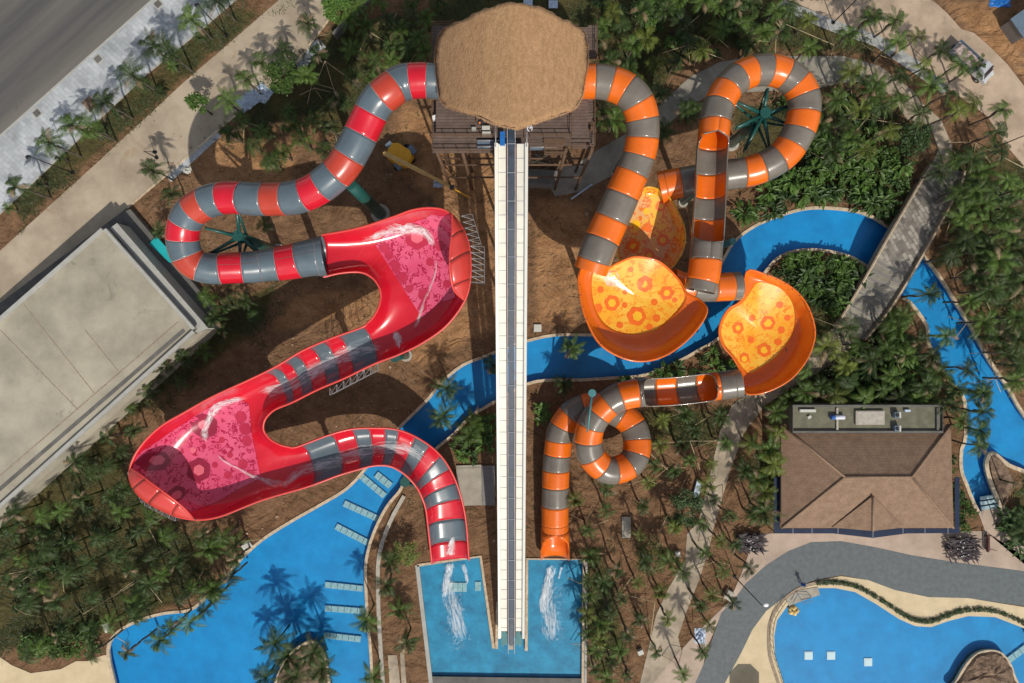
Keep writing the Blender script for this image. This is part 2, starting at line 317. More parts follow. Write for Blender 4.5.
# green and bare-earth zones, in survey pixels
GRASS=[[(0,420),(110,400),(135,470),(170,520),(240,540),(200,600),(120,640),(0,660),(-200,700),(-200,420)],
 [(330,20),(430,0),(700,-200),(1200,-200),(900,20),(880,60),(700,55),(650,110),(600,140),(590,60),(430,25),(420,80),(350,150),(300,120),(230,150),(250,80)],
 [(720,100),(880,90),(930,130),(900,200),(780,200),(740,160)],
 [(1300,160),(940,150),(950,250),(1010,380),(1300,600)],[(800,270),(860,270),(900,300),(950,400),(960,520),(760,400),(730,330)],
 [(600,400),(745,400),(720,460),(640,440)],[(585,560),(610,540),(630,620),(620,683),(585,683)],[(730,460),(775,440),(790,480),(760,530)],
 [(0,190),(200,20),(235,0),(290,0),(100,160),(20,235)],[(1000,480),(1300,480),(1300,700),(1020,560)],
 [(205,300),(290,270),(270,330),(200,380),(110,440),(120,400)]]
ORANGE=[[(400,90),(500,150),(500,330),(420,370),(330,330),(340,300),(430,200),(380,170)],[(170,130),(300,140),(300,190),(200,190)],[(290,290),(380,280),(350,320),(270,340),(230,380)],[(530,190),(600,200),(580,330),(530,330)],
 [(930,0),(1100,0),(1100,110),(1024,86),(961,29)]]
SG=[(585,400),(775,400),(760,530),(700,600),(640,683),(585,683)]
def zone(px,py,Z):
    v=0
    for P in Z:
        s=-segdist(px,py,P) if not inpoly(px,py,P) else segdist(px,py,P)
        v=max(v,min(1,max(0,.5+s/26)))
    return v
bd=[(-85,-58),(85,-58),(85,58),(-85,58)]
verts=[];edges=[]
def addloop(P):
    s=len(verts)
    for p in P: verts.append(Vector((p[0],p[1])))
    for i in range(len(P)): edges.append((s+i,s+(i+1)%len(P)))
addloop(bd); 
for P in pools: addloop(P)
BBX=[(min(p[0] for p in P)-1,max(p[0] for p in P)+1,min(p[1] for p in P)-1,max(p[1] for p in P)+1) for P in pools]
def bbd(x,y,P):
    a=BBX[[Q is P for Q in pools].index(True)]; return x<a[0] or x>a[1] or y<a[2] or y>a[3]
gx=-84
while gx<85:
    gy=-57
    while gy<58:
        if all(bbd(gx,gy,P) or segdist(gx,gy,P)>.5 for P in pools) and not any(inpoly(gx,gy,P) for P in pools): verts.append(Vector((gx+rnd.uniform(-.3,.3),gy+rnd.uniform(-.3,.3))))
        gy+=1.25
    gx+=1.25
V,E,Fc,_,_,_=geometry.delaunay_2d_cdt(verts,edges,[],0,1e-4)
bm=bmesh.new(); bv=[bm.verts.new((v.x,v.y,0)) for v in V]; cl=bm.loops.layers.color.new('cover')
zc={}
for i,v in enumerate(V):
    px=v.x*F/H+512; py=341.5-v.y*F/H; zc[i]=(max(zone(px,py,GRASS),.52 if inpoly(px,py,SG) else 0),zone(px,py,ORANGE))
bv_i={v:i for i,v in enumerate(bv)}
for f in Fc:
    c=sum((V[i] for i in f),Vector((0,0)))/len(f)
    if abs(c.x)>85 or any(inpoly(c.x,c.y,P) for P in pools): continue
    a=bm.faces.new([bv[i] for i in f])
    for lp in a.loops: g,o=zc[bv_i[lp.vert]]; lp[cl]=(g,o,0,1)
# far sheet to the horizon
B=[bm.verts.new((x,y,0)) for x,y in bd]; O=[bm.verts.new((x*12,y*12,0)) for x,y in bd]
for i in range(4):
    a=bm.faces.new((B[i],B[(i+1)%4],O[(i+1)%4],O[i]))
    for lp in a.loops: lp[cl]=(.8,0,0,1)
bmesh.ops.remove_doubles(bm,verts=bm.verts,dist=.001)
bmesh.ops.recalc_face_normals(bm,faces=bm.faces)
m=bpy.data.materials.new('ground'); m.use_nodes=True; n=m.node_tree.nodes; l=m.node_tree.links; b=n['Principled BSDF']; b.inputs['Roughness'].default_value=.95; b.inputs['Specular IOR Level'].default_value=.15
at=n.new('ShaderNodeVertexColor'); at.layer_name='cover'; sp=n.new('ShaderNodeSeparateColor'); l.new(at.outputs[0],sp.inputs[0])
g=n.new('ShaderNodeNewGeometry')
def nz(s,d=6,r=.65,dist=0):
    t=n.new('ShaderNodeTexNoise'); t.inputs['Scale'].default_value=s; t.inputs['Detail'].default_value=d; t.inputs['Roughness'].default_value=r; t.inputs['Distortion'].default_value=dist; l.new(g.outputs['Position'],t.inputs[0]); return t.outputs[0]
def ramp(s,c1,c2,p1=.3,p2=.7):
    r=n.new('ShaderNodeValToRGB'); r.color_ramp.elements[0].position=p1; r.color_ramp.elements[1].position=p2; r.color_ramp.elements[0].color=(*c1,1); r.color_ramp.elements[1].color=(*c2,1); l.new(s,r.inputs[0]); return r.outputs[0]
def mixc(f,a,b_):
    x=n.new('ShaderNodeMix'); x.data_type='RGBA'; l.new(f,x.inputs[0]); l.new(a,x.inputs[6]); l.new(b_,x.inputs[7]); return x.outputs[2]
def mask(attr,noise,thr,soft,amt=1.0):
    a=n.new('ShaderNodeMath'); a.operation='ADD'; l.new(attr,a.inputs[0]); l.new(noise,a.inputs[1])
    r=n.new('ShaderNodeMapRange'); r.inputs[1].default_value=thr; r.inputs[2].default_value=thr+soft; r.inputs[4].default_value=amt; l.new(a.outputs[0],r.inputs[0]); return r.outputs[0]
dirt=ramp(nz(.5,12,.75),(.145,.080,.042),(.34,.200,.112))
orng=ramp(nz(.35,12,.75),(.25,.125,.055),(.60,.34,.170))
gras=ramp(nz(.7,10,.75),(.042,.052,.016),(.115,.108,.042))
pale=ramp(nz(2.5,6),(.20,.13,.08),(.33,.24,.16))
c=mixc(mask(sp.outputs[1],nz(.3,9,.7),.80,.40),dirt,orng)
c=mixc(mask(sp.outputs[0],nz(.25,8,.7,.5),1.0,.35,.85),c,gras)
zero=n.new('ShaderNodeValue'); zero.outputs[0].default_value=.0
c=mixc(mask(zero.outputs[0],nz(.16,9,.75),.60,.10,.6),c,pale)
spk=ramp(nz(9,4,.8),(.62,.62,.62),(1.25,1.25,1.25),.35,.65)
x=n.new('ShaderNodeMix'); x.data_type='RGBA'; x.blend_type='MULTIPLY'; x.inputs[0].default_value=1; l.new(c,x.inputs[6]); l.new(spk,x.inputs[7])
l.new(x.outputs[2],b.inputs['Base Color'])
bp=n.new('ShaderNodeBump'); bp.inputs['Strength'].default_value=1; bp.inputs['Distance'].default_value=.45; l.new(nz(.9,12,.75,.6),bp.inputs['Height'])
bp2=n.new('ShaderNodeBump'); bp2.inputs['Strength'].default_value=1; bp2.inputs['Distance'].default_value=1.3; l.new(nz(.22,4,.55,1.5),bp2.inputs['Height']); l.new(bp2.outputs[0],bp.inputs['Normal']); l.new(bp.outputs[0],b.inputs['Normal'])
M['ground']=m
tag(obj('ground',bm,'ground'),0,0,kind='structure')
def basin(name,P,depth,mf,wz=-.16):
    bm=bmesh.new(); A=[bm.verts.new((p[0],p[1],0)) for p in P]; Bt=[bm.verts.new((p[0],p[1],-depth)) for p in P]
    for i in range(len(P)):
        j=(i+1)%len(P); f=bm.faces.new((A[i],A[j],Bt[j],Bt[i])); f.material_index=1
    f=bm.faces.new(Bt); bmesh.ops.triangulate(bm,faces=[f]); bmesh.ops.recalc_face_normals(bm,faces=bm.faces)
    for f in bm.faces:
        if abs(f.normal.z)>.9:
            f.material_index=0
            if f.normal.z<0: f.normal_flip()
    tag(obj(name+'_floor',bm,[mf,'poolwall']),0,0,kind='structure')
    tag(sheet(name+'_water',[Vector((p[0],p[1],wz)) for p in P],'water'),0,0,kind='structure')
basin('lazy_river',river,.9,'poolblue'); basin('lagoon_pool',pool2,.9,'poolblue'); basin('splash_pool',pool3,.42,'poolcyan',-.12)
def up(P,z): return [Vector((p[0],p[1],z)) for p in P]
cop=[('river_coping',rn,'coping',.42,.12),('river_coping',rs,'coping',.55,.2),('river_coping',rs2[:12*3],'coping',.5,.14),('river_coping',rs2[12*3:],'coping',.42,.12)]
for nme,P,mm,wd,z in cop: tag(ribbon(nme,up(P,z),wd,z+.3,mm),0,0,kind='structure')
# splash pool rims
sp=[wp([(417,565.5),(480.5,556.5),(493.5,648),(496.5,649),(497.5,602)],.14),wp([(526.3,651),(527,559),(584,559.5),(583,683)],.14),wp([(417,565),(430.8,683)],.14)]
for P in sp[:2]: tag(ribbon('splash_pool_rim',P,.4,.5,'coping'),0,0,kind='structure')
tag(ribbon('splash_pool_rim',sp[2],.55,.5,'parapet'),0,0,kind='structure')
tag(ribbon('splash_pool_rim',wp([(583.2,562),(582.4,683)],.27),.3,.3,'parapet',off=.45),0,0,kind='structure')
gr=tag(sheet('drain_grate',wp([(432,676.5),(582,678.5),(582,690),(432,690)],.06),'slabdark',.08),'dark grey drain grating across the bottom end of the splash pool','grating')
# roads and paths (z steps of 4 mm)
def st(o): o['kind']='structure'; return o
Z=[.004]
def path(name,pts,m,z=None,sm=0,thick=0):
    if z is None: Z[0]+=.004; z=Z[0]
    P=wp(pts,0)
    if sm: P=spl(P,sm,True)
    P=up(P,z); return st(sheet(name,P,m,thick))
path('road',[(-300,400),(-300,-300),(420,-240),(152,-1),(0,135.5)],'asphalt')
path('sidewalk',[(-300,400),(0,136),(152,0),(420,-240),(520,-240),(232,2),(200,30),(147,73),(0,213),(-250,440)],'sidewalk',.12,thick=.12)
st(ribbon('kerb',wp([(-300,400),(0,136),(152,0),(420,-240)],.15),.3,.2,'parapet'))
st(ribbon('kerb',wp([(520,-240),(232,2),(200,30),(147,73),(0,213),(-250,440)],.15),.22,.2,'parapet'))
path('concrete_path',[(-250,480),(25,228),(100,160),(183,83),(256,20),(280,-1),(470,-180),(560,-180),(345,-2),(326,23),(296,63),(238,113),(217,131),(167,174),(127,208),(0,303),(-250,500)],'concrete')
path('dark_shaded_yard',[(127,208),(142,222),(215,310),(206,335),(192,352),(60,470),(-150,660),(-250,500),(0,303)],'slabdark')  # dark paving; the building's shadow strip is coloured into the same sheet
path('paving_strip',[(165,175),(216,130),(221,136),(171,182)],'sidewalk')
path('paving_strip',[(292,64),(318,38),(326,47),(300,73)],'sidewalk')
st(ribbon('kerb',wp([(345,-2),(326,23),(296,63),(238,113),(217,131),(167,174),(127,208)],.12),.25,.15,'coping'))
path('concrete_drive',[(770,-60),(786,-1),(812,10),(836,22),(864,30),(900,55),(945,86),(987,116),(1004,143),(1023,165),(1040,260),(1180,400),(1180,200),(1024,86),(1007,64),(991,48),(974,33),(961,29),(947,13),(930,-2),(880,-90)],'concrete_b')
path('paving_strip',[(784,0),(808,9),(834,20),(880,36),(920,62),(950,88),(944,95),(912,72),(874,46),(830,31),(800,18),(776,6)],'tile_grey')
up1=[(555,196),(545,180),(560,166),(574,166),(596,151),(626,134),(657,107),(690,77),(720,62),(750,57),(790,56),(843,56),(880,66),(912,90),(923,104),(941,120),(952,145),(950,175),(925,180),(938,150),(930,125),(906,119),(892,96),(868,84),(843,83),(819,88),(790,90),(750,92),(718,92),(690,105),(674,119),(650,140),(623,160),(612,176),(580,192)]
path('footpath',up1,'path_grey'); 
path('footpath',[(860,66),(880,66),(912,90),(923,104),(941,120),(952,145),(950,178),(935,181),(938,150),(930,125),(906,119),(892,96),(868,84)],'path_tan')
path('footpath',[(780,376),(830,330),(838,318),(862,338),(836,362),(800,383),(765,405),(744,433),(730,470),(713,530),(709,549),(699,580),(687,610),(678,637),(683,657),(700,670),(690,700),(640,700),(640,683),(647,654),(656,615),(668,589),(685,560),(687,534),(699,520),(720,431),(732,405),(750,392)],'path_tan')
path('plaza',[(775,533),(985,531),(978,512),(1000,505),(1012,510),(1024,545),(1090,620),(1090,600),(1024,575),(960,566),(911,560),(841,548),(788,556),(760,575),(740,598),(722,612),(706,650),(697,700),(640,700),(672,660),(690,640),(730,600),(742,572),(748,555),(752,535)],'plaza')
path('beige_terrace',[(721,690),(742,651),(752,630),(766,611),(788,594),(811,582),(841,576),(868,580),(895,590),(928,597),(968,598),(1024,607),(1090,620),(1090,680),(1030,640),(1026,629),(995,617),(968,616),(948,621),(931,627),(915,626),(899,619),(876,604),(855,592),(835,588),(818,588),(804,592),(790,602),(777,620),(774,636),(775,655),(786,690)],'beige')
path('terrazzo_walk',[(692,690),(704,663),(721,613),(733,601),(745,584),(766,565),(788,551),(811,542),(841,541),(875,547),(911,555),(955,562),(1024,571),(1090,580),(1090,618),(1024,606),(968,598),(928,597),(895,590),(868,580),(841,575),(811,581),(788,594),(766,611),(752,630),(742,651),(721,690)],'terrazzo')
path('stone_apron',[(-60,670),(0,657),(12,665),(31,673),(61,669),(76,661),(88,661),(104,655),(107,655),(115,690),(-60,720)],'beige')
st(ribbon('pool_kerb',up(rp2,.13),.45,.4,'cop_dark',off=.2))
st(ribbon('garden_wall',spl(wp([(404,496),(390,522),(379,555),(378,595),(380,641),(384,700)],.3),3),.55,.5,'manhole'))
path('boardwalk',[(388,655),(397,655),(401,690),(390,690)],'path_tan'); path('boardwalk',[(400,652),(404,652),(407,690),(402,690)],'path_tan')
# pavement squares / tree pits
def pit(px,py,w,h,rz,mm,label,cat='tree grate',name='tree_grate'):
    p=W(px,py,.12); t=thing(name,p,rz)
    bm=bmesh.new()
    for s in (-1,1): box(bm,(s*w/2,0,.02),(.18,h+.18,.06)); box(bm,(0,s*h/2,.02),(w-.18,.18,.055))
    obj('frame',bm,'parapet',t); bm=bmesh.new(); box(bm,(0,0,.008),(w-.18,h-.18,.02))
    for k in range(5): box(bm,(-w/2+(k+.8)*w/5.6,0,.02),(.06,h-.2,.03))
    obj('grate',bm,mm,t); tag(t,label,cat,'square pits in the roadside pavement')
pit(37,113,1.1,1.1,R(42),'slabdark','small dark square pit in the pavement, lower left of the wide brown one')
pit(98,59,1.1,1.1,R(42),'slabdark','small dark square pit in the pavement, upper right of the wide brown one')
pit(90,104,1.7,2.0,R(42),'rock','wide square pit of brown earth in the roadside pavement')
pit(158,4,1.1,1.1,R(42),'slabdark','small dark square pit in the pavement at the top edge of the picture')
# step strips on the pool floor
i=0
names=['topmost under the red and grey chute','second','third','fourth','fifth','bottommost']
def strip(name,a,b,w,label,group=None,n=6,z=-.80):
    A=W(*a,z);B=W(*b,z); d=B-A; L=d.length; t=thing(name,(A+B)/2,math.atan2(d.y,d.x))
    for k in range(n):
        bm=bmesh.new(); box(bm,(-L/2+(k+.5)*L/n,0,.0),(L/n*.92,w,.3)); obj('tile',bm,'steptile',t)
    tag(t,label,'pool step',group)
for a,b,ww,lb in [((359,474),(385,496),.9,'slanting pale tiled step in the blue pool, nearest the red and grey chute'),((344,503),(379,519),.9,'slanting pale tiled step in the blue pool, second below the chute'),((336,526),(369,543),.9,'slanting pale tiled step in the blue pool, third below the chute'),((325,584.5),(363,588.5),.85,'level pale tiled step in the blue pool, upper one of the level three'),((325,608),(364,611),.85,'level pale tiled step in the blue pool, middle one of the level three'),((324,635),(361,639),.85,'level pale tiled step in the blue pool, lower one of the level three')]:
    strip('pool_step',a,b,ww,lb,'tiled steps on the floor of the left pool')
strip('pool_step',(376,474),(391,486),1.0,'short pale tiled landing under the red chute in the blue pool','tiled steps on the floor of the left pool',3)
strip('pool_step',(1008,660),(1032,642),.9,'pale step running from the rock island to the right edge','steps in the lagoon pool',4)
strip('pool_step',(449,587),(467,587),1.3,'pale tiled block under water below the red chute mouth','tiled blocks in the splash pool',4,-.42); strip('pool_step',(475,586),(481,586),1.3,'small pale tiled block beside the inner wall of the splash pool','tiled blocks in the splash pool',2,-.42)
strip('pool_step',(979,498.5),(1000,495),.5,'upper pale step at the river entrance beside the plaza','river entrance steps',1,-.2)
strip('pool_step',(979,503.5),(1001,500),.5,'middle pale step at the river entrance beside the plaza','river entrance steps',1,-.1)
strip('pool_step',(980,508.5),(1002,505),.5,'lower pale step at the river entrance beside the plaza','river entrance steps',1,-.04)
for px,py,lb in [(808.5,655.5,'leftmost'),(831,655.5,'middle'),(868,662,'rightmost')]:
    t=thing('floating_pad',W(px,py,-.84)); bm=bmesh.new(); box(bm,(0,0,0),(1.2,1.2,.10)); bmesh.ops.bevel(bm,geom=bm.edges[:],offset=.03,segments=2,affect='EDGES'); obj('slab',bm,'lamp_white',t)
    bm=bmesh.new(); box(bm,(0,0,.065),(.9,.9,.02)); obj('inlay',bm,'lamp_white',t)
    tag(t,'pale square pad in the lagoon pool, %s of the three'%lb,'pool pad','square pads in the lagoon pool')
# rock islands
def island(name,pts,label,zt=.45):
    P=spl(wp(pts),4,True); t=thing(name,sum(P,Vector())/len(P)); c=t.location.copy(); c.z=0
    bm=bmesh.new(); rings=[]
    for q,(s,z) in enumerate([(1,-.95),(1,.1),(.9,zt),(.7,zt+.1),(.45,zt+.3),(.2,zt+.35)]):
        rings.append([bm.verts.new((p-c)*s+Vector((rnd.uniform(-.12,.12),rnd.uniform(-.12,.12),z+(rnd.uniform(-.15,.15) if q>1 else 0)))) for p in P])
    for A,B in zip(rings,rings[1:]):
        for k in range(len(A)): bm.faces.new((A[k],A[(k+1)%len(A)],B[(k+1)%len(A)],B[k]))
    bm.faces.new(rings[-1]); obj('rock_bed',bm,'rock',t,recalc=True)
    bm=bmesh.new(); ribbon_bm(bm,[p-c+Vector((0,0,.2)) for p in P],.4,.45,0,True); obj('kerb_ring',bm,'coping',t,recalc=True)
    tag(t,label,'rock island'); return t
island('rock_island',[(276,700),(276,683),(286,660),(299,647),(313,642),(324,655),(329,683),(329,705)],'brown rock island with palms in the left pool at the bottom edge')
island('rock_island',[(955,690),(957,680),(968,662),(981,652),(998,652),(1008,662),(1013,675),(1016,695)],'brown rock island in the lagoon pool at the lower right')
# bare planter bed beside river entrance
t=thing('planter_bed',W(996,475)); P=spl(wp([(990,456),(997,457),(1006,467),(1012,480),(1008,495),(1002,505),(996,490),(990,470)]),3,True); bm=bmesh.new()
vs=[bm.verts.new(p-t.location+Vector((0,0,.22))) for p in P]; bm.faces.new(vs); obj('soil',bm,'rock',t,recalc=True); tag(t,'brown planter bed with stone rim beside the river entrance steps','planter')
# ================================================================ SLIDES
def frames(path_f,t0,t1,n):
    out=[]
    for i in range(n+1):
        t=t0+(t1-t0)*i/n; p=path_f(t); d=path_f(t+.02)-path_f(t-.02); d.normalize()
        s=Vector((-d.y,d.x,0)); s.normalize(); u=s.cross(d); u=-u if u.z<0 else u
        out.append((p,d,s,u))
    return out
def tube(root,pts,cols,open_ranges=(),jm='joint',seams=(),clip0=None):
    """pts: (px,py,z,widthpx) one per segment centre; cols: one material letter each"""
    P=[W(x,y,z) for x,y,z,_ in pts]; Rr=[Vector((wd/2*(H-z)/F,0,0)) for _,_,z,wd in pts]
    pf=catmull(P,0); rf=catmull(Rr,0); N=len(pts)
    cm={'O':'orange','G':'stone','R':'red','B':'brick','S':'slate','Y':'yelpat2'}
    def phi(t):
        for a,b in open_ranges:
            if a<t<b:
                e=min(t-a,b-t)/.55; e=min(1,e); return R(80)*math.sqrt(1-(1-e)**2)
        return 0.0
    for i,c in enumerate(cols):
        t0=max(0,i-.5); t1=min(N-1,i+.5); n=10; fr=frames(pf,t0,t1,n); bm=bmesh.new(); rings=[]; K=22
        for k,(p,dd,s,u) in enumerate(fr):
            t=t0+(t1-t0)*k/n; r=rf(t).x; ph=phi(t)
            rings.append(([bm.verts.new(p+(u*math.cos(a)+s*math.sin(a))*r) for a in [ph+(2*PI-2*ph)*q/K for q in range(K+1)]],ph))
        for (A,pa),(B,pb) in zip(rings,rings[1:]):
            for q in range(K): f=bm.faces.new((A[q],A[q+1],B[q+1],B[q])); f.smooth=True
        op=any(a<t1 and b>t0 for a,b in open_ranges)
        if not op: bmesh.ops.remove_doubles(bm,verts=bm.verts,dist=.002)
        o=obj('tube_section',bm,cm[c],root); sm=o.modifiers.new('thickness','SOLIDIFY'); sm.thickness=.06; sm.offset=-1
        # flange at the far end
        if i<N-1:
            p,dd,s,u=fr[-1]; r=rf(t1).x; ph=phi(t1); bm=bmesh.new()
            pr=[(r+.003,-.03),(r+.06,-.03),(r+.06,.03),(r+.003,.03)]; rg=[]
            for q in range(K+1):
                a=ph+(2*PI-2*ph)*q/K; v=u*math.cos(a)+s*math.sin(a); rg.append([bm.verts.new(p+v*x+dd*y) for x,y in pr])
            for A,B in zip(rg,rg[1:]):
                for q in range(3): bm.faces.new((A[q],A[q+1],B[q+1],B[q]))
            obj('flange',bm,jm,root,recalc=True)
        if i in seams:
            bm=bmesh.new(); off=.12
            tubeline(bm,[p+(u*math.cos(off)+s*math.sin(off))*(rf(t0+(t1-t0)*k/n).x+.02) for k,(p,dd,s,u) in enumerate(fr)],.04,5); obj('seam',bm,'joint',root)
    # lips of openings
    for a,b in open_ranges:
        for sd in (-1,1):
            L=[]
            for k in range(41):
                t=a+(b-a)*k/40; p,dd,s,u=frames(pf,t,t,1)[0]; ph=phi(t+1e-6)*sd; L.append(p+(u*math.cos(ph)+s*math.sin(ph))*(rf(t).x+.02))
            bm=bmesh.new(); tubeline(bm,L,.09,6); obj('lip',bm,'stone',root)
    return pf
SLD={}
red=thing('raft_slide',W(440,81,0)); red.location=(0,0,0)
tag(red,'red and grey striped raft slide winding down on the left of the tower','water slide')
tr=[(446,81.5,22.9,33),(434,81,23.1,33),(419,80.5,23.2,33.5),(402,83,23.2,34),(388,92,23.4,34),(376,103.5,23.1,33.5),(366,123,22.6,33.5),(355,146,22.2,33.5),(343,166,21.8,33),(329,180,21.4,33),(313,191,21,32.5),(295,197.5,20.7,32.5),(276,199,20.3,32),(254,199,20,32),(231,197.5,19.6,31.5),(213.5,200,19.3,31.5),(199,206.5,19,31.5),(188.5,216,18.6,31),(183,230.5,18,31),(184,248,17.4,30.5),(192,262,16.8,30),(209,268.5,16.2,30),(232,268,15.6,30),(253,267,15,30.5),(268,265,14.6,31.5),(287,262.5,14.2,34),(310,258,14.1,36),(325,256,13.9,40)]
tube(red,tr,'SSRSBSRSBSRSBSRSBSRSBSRSSRSS',jm='joint_pale',seams=(22,23,25,26))
ora=thing('bowl_slide'); tag(ora,'orange and grey striped slide with three yellow bowls right of the tower','water slide')
t1=[(576,81,22.9,33),(588,81.5,23.1,33),(603,82,23.2,33),(619.5,86.5,23.2,33),(633,96,23.2,33),(640.5,110.5,22.8,32.5),(643,128,22.3,32),(641,147.5,21.8,32),(636,164,21.4,32),(627.5,183,21,33),(617,207,20.5,34),(606.5,230,20,34.5),(598,250,19.8,34.5),(590.5,271,19.3,33)]
tube(ora,t1,'OOGOGOGOGOGOGO')
t2=[(700,291,17.2,29.5),(704.5,271,17.3,31),(706.5,249,17.3,31),(708,229,17.2,31),(709.5,206,17.2,30.5),(710.5,183,17,30),(711.5,159,16.9,30),(714,133,16.8,30),(716.5,113,16.6,30),(723,96,16.4,30),(733,82.5,16.2,30),(745.5,74,16,30),(760.5,70,15.8,30),(777,71,15.6,30),(791,78,15.4,30),(800,88,15.2,30.5),(804.5,103.5,15,31),(802,122,14.8,31),(796,137,14.5,31),(786,152,14.1,30.5),(771,163,13.7,30),(753,170.5,13.3,29.5),(735,173.5,13,29),(712,177,12.6,29),(690,181,12.2,29),(673,184.5,11.8,30),(660,188,11.4,32)]
tube(ora,t2,'GOGOGOGOGOGOGOGOGOGOGOGOGOO',open_ranges=[(2.2,6.9)])
t3=[(671,282,12.0,27),(683,286,11.8,27),(703,288,11.5,27),(723,287,11.2,27.5),(739,286,11,28)]
tube(ora,t3,'OOGOG')
t4=[(741,383,9.6,27.5),(727,385,9.4,27.5),(710,387,9.2,27.5),(690,389.5,9.1,27.5),(668.5,391.5,9.0,27.5),(648,392.5,8.9,27.5),(629,394.5,8.8,27.5),(614.5,399.5,8.6,27.5),(603,408.5,8.4,27.5),(594,420,8.2,27.5),(589,433,7.9,27.5),(589,449,7.5,27.5),(596,462,7.1,27.5),(608,470,6.7,27),(622,468.5,6.3,27),(633,460.5,5.9,27),(637,447.5,5.5,27),(635.5,432.5,5.1,27),(628,420,4.8,27),(614,411.5,4.6,27),(594,406,4.4,26.5),(576,411,4.2,26.5),(566,421,4.0,26.5),(560,433,3.8,26.5),(558,447,3.6,26.5),(556.5,461.5,3.4,26.5),(555.7,478,3.2,26.5),(555.3,495,3.0,26.5),(555,515,2.7,26.5),(555,532,2.5,26.5)]
tube(ora,t4,'GGOGOGOGOGOGOGOGOGOGOGOGOGOGOO',open_ranges=[(1.7,5.35)])
# open exit scoop
def loft(name,root,rows,m,thick=.08,smooth=True,mi=None):
    bm=bmesh.new(); G=[[bm.verts.new(p) for p in r] for r in rows]
    for A,B in zip(G,G[1:]):
        for q in range(len(A)-1): f=bm.faces.new((A[q],A[q+1],B[q+1],B[q])); f.smooth=smooth
    o=obj(name,bm,m,root)
    if thick: s=o.modifiers.new('thickness','SOLIDIFY'); s.thickness=thick; s.offset=0
    return o
def scoop(path,root,m,name):
    P=[W(x,y,z) for x,y,z,_,_ in path]; rows=[]
    for i,(x,y,z,wd,ang) in enumerate(path):
        d=(P[min(i+1,len(P)-1)]-P[max(0,i-1)]).normalized(); s=Vector((-d.y,d.x,0)).normalized(); u=s.cross(d); u=-u if u.z<0 else u
        r=wd/2*(H-z)/F; a0=R(ang); rows.append([P[i]+(s*math.sin(a)-u*math.cos(a))*r for a in [-a0+2*a0*q/20 for q in range(21)]])
    return loft(name,root,rows,m)
scoop([(555,530,2.5,28,178),(555,535,2.4,28,150),(555,541,2.3,28,120),(555,550,2.15,28,95),(555,561,2.0,28,88)],ora,'orange','exit_chute')
# ---- bowls
def dish(root,rim,floor,fc,wallm,floorm,extra=None,nr=8,rimm=None,name='bowl'):
    n=len(rim); k=5
    Rm=spl([W(*p) for p in rim],k,True); Fl=spl([W(*p) for p in floor],k,True); C=W(*fc)
    rows=[]
    for t in range(nr+1):
        a=t/nr*PI/2; rows.append([Fl[i].lerp(Rm[i],0)+Vector(((Rm[i].x-Fl[i].x)*math.sin(a),(Rm[i].y-Fl[i].y)*math.sin(a),(Rm[i].z-Fl[i].z)*(1-math.cos(a)))) for i in range(len(Rm))])
    bm=bmesh.new(); G=[[bm.verts.new(p) for p in r] for r in rows]; L=len(Rm)
    for A,B in zip(G,G[1:]):
        for q in range(L): f=bm.faces.new((A[q],A[(q+1)%L],B[(q+1)%L],B[q])); f.smooth=True
    o=obj(name+'_wall',bm,wallm,root); s=o.modifiers.new('thickness','SOLIDIFY'); s.thickness=.1; s.offset=0
    bm=bmesh.new(); G=[]
    for t in range(10):
        a=1-t/10; G.append([bm.verts.new(C+(p-C)*a+Vector((0,0,-(1-a*a)*.35))) for p in Fl])
    c=bm.verts.new(C+Vector((0,0,-.35)))
    for A,B in zip(G,G[1:]):
        for q in range(L): f=bm.faces.new((A[q],A[(q+1)%L],B[(q+1)%L],B[q])); f.smooth=True
    for q in range(L): bm.faces.new((G[-1][q],G[-1][(q+1)%L],c)).smooth=True
    bmesh.ops.recalc_face_normals(bm,faces=bm.faces)
    bv=BVHTree.FromBMesh(bm)
    def discs(D):
        for (px,py,rp,mi,h) in D:
            p0=W(px,py,C.z); r=rp*.86*(H-C.z)/F; cv=None; ringv=[]
            for q in range(28):
                rr=r*(1+.07*math.sin(q*1.35+px)); x=p0.x+rr*math.cos(q*2*PI/28); y=p0.y+rr*math.sin(q*2*PI/28)
                hit=bv.ray_cast(Vector((x,y,40)),Vector((0,0,-1)))[0]
                if hit is None: continue
                ringv.append(hit+Vector((0,0,h)))
            if len(ringv)>5:
                cz=bv.ray_cast(Vector((p0.x,p0.y,40)),Vector((0,0,-1)))[0] or p0; cv=bm.verts.new(cz+Vector((0,0,h)))
                vv=[bm.verts.new(p) for p in ringv]
                for q in range(len(vv)): f=bm.faces.new((cv,vv[q],vv[(q+1)%len(vv)])); f.material_index=mi; f.smooth=True
    if extra: discs(extra)
    o=obj(name+'_floor',bm,[floorm,'c_or','c_yel'],root)
    bm=bmesh.new(); tubeline(bm,Rm+[Rm[0]],.12,6); obj('rim',bm,rimm or wallm,root)
    # ribs on the wall
    return Rm,Fl
rim1=[(590,262,19),(579,274,19.5),(580,295,19.8),(586,319,20),(600,344,20),(623,358,19.8),(646,361,19.5),(670,353,19.2),(693,334,18.8),(707,312,18.4),(700,300,17.2),(688,294,16.6),(682,284,16.6),(672,272,16.8),(660,262,17),(648,258,17.2),(633,257,17.5),(617,263,17.8),(606,268,18)]
fl1=[(596,268,17.6),(592,279,17.2),(592,294,16.9),(596,310,16.6),(605,324,16.3),(619,332,16.1),(638,334,16),(655,330,16),(669,319,16),(680,307,16),(685,298,16.2),(684,293,16.3),(680,284,16.4),(671,273,16.6),(659,263.5,16.8),(648,259.5,17),(633,258.5,17.3),(617,264.5,17.4),(606,269,17.5)]
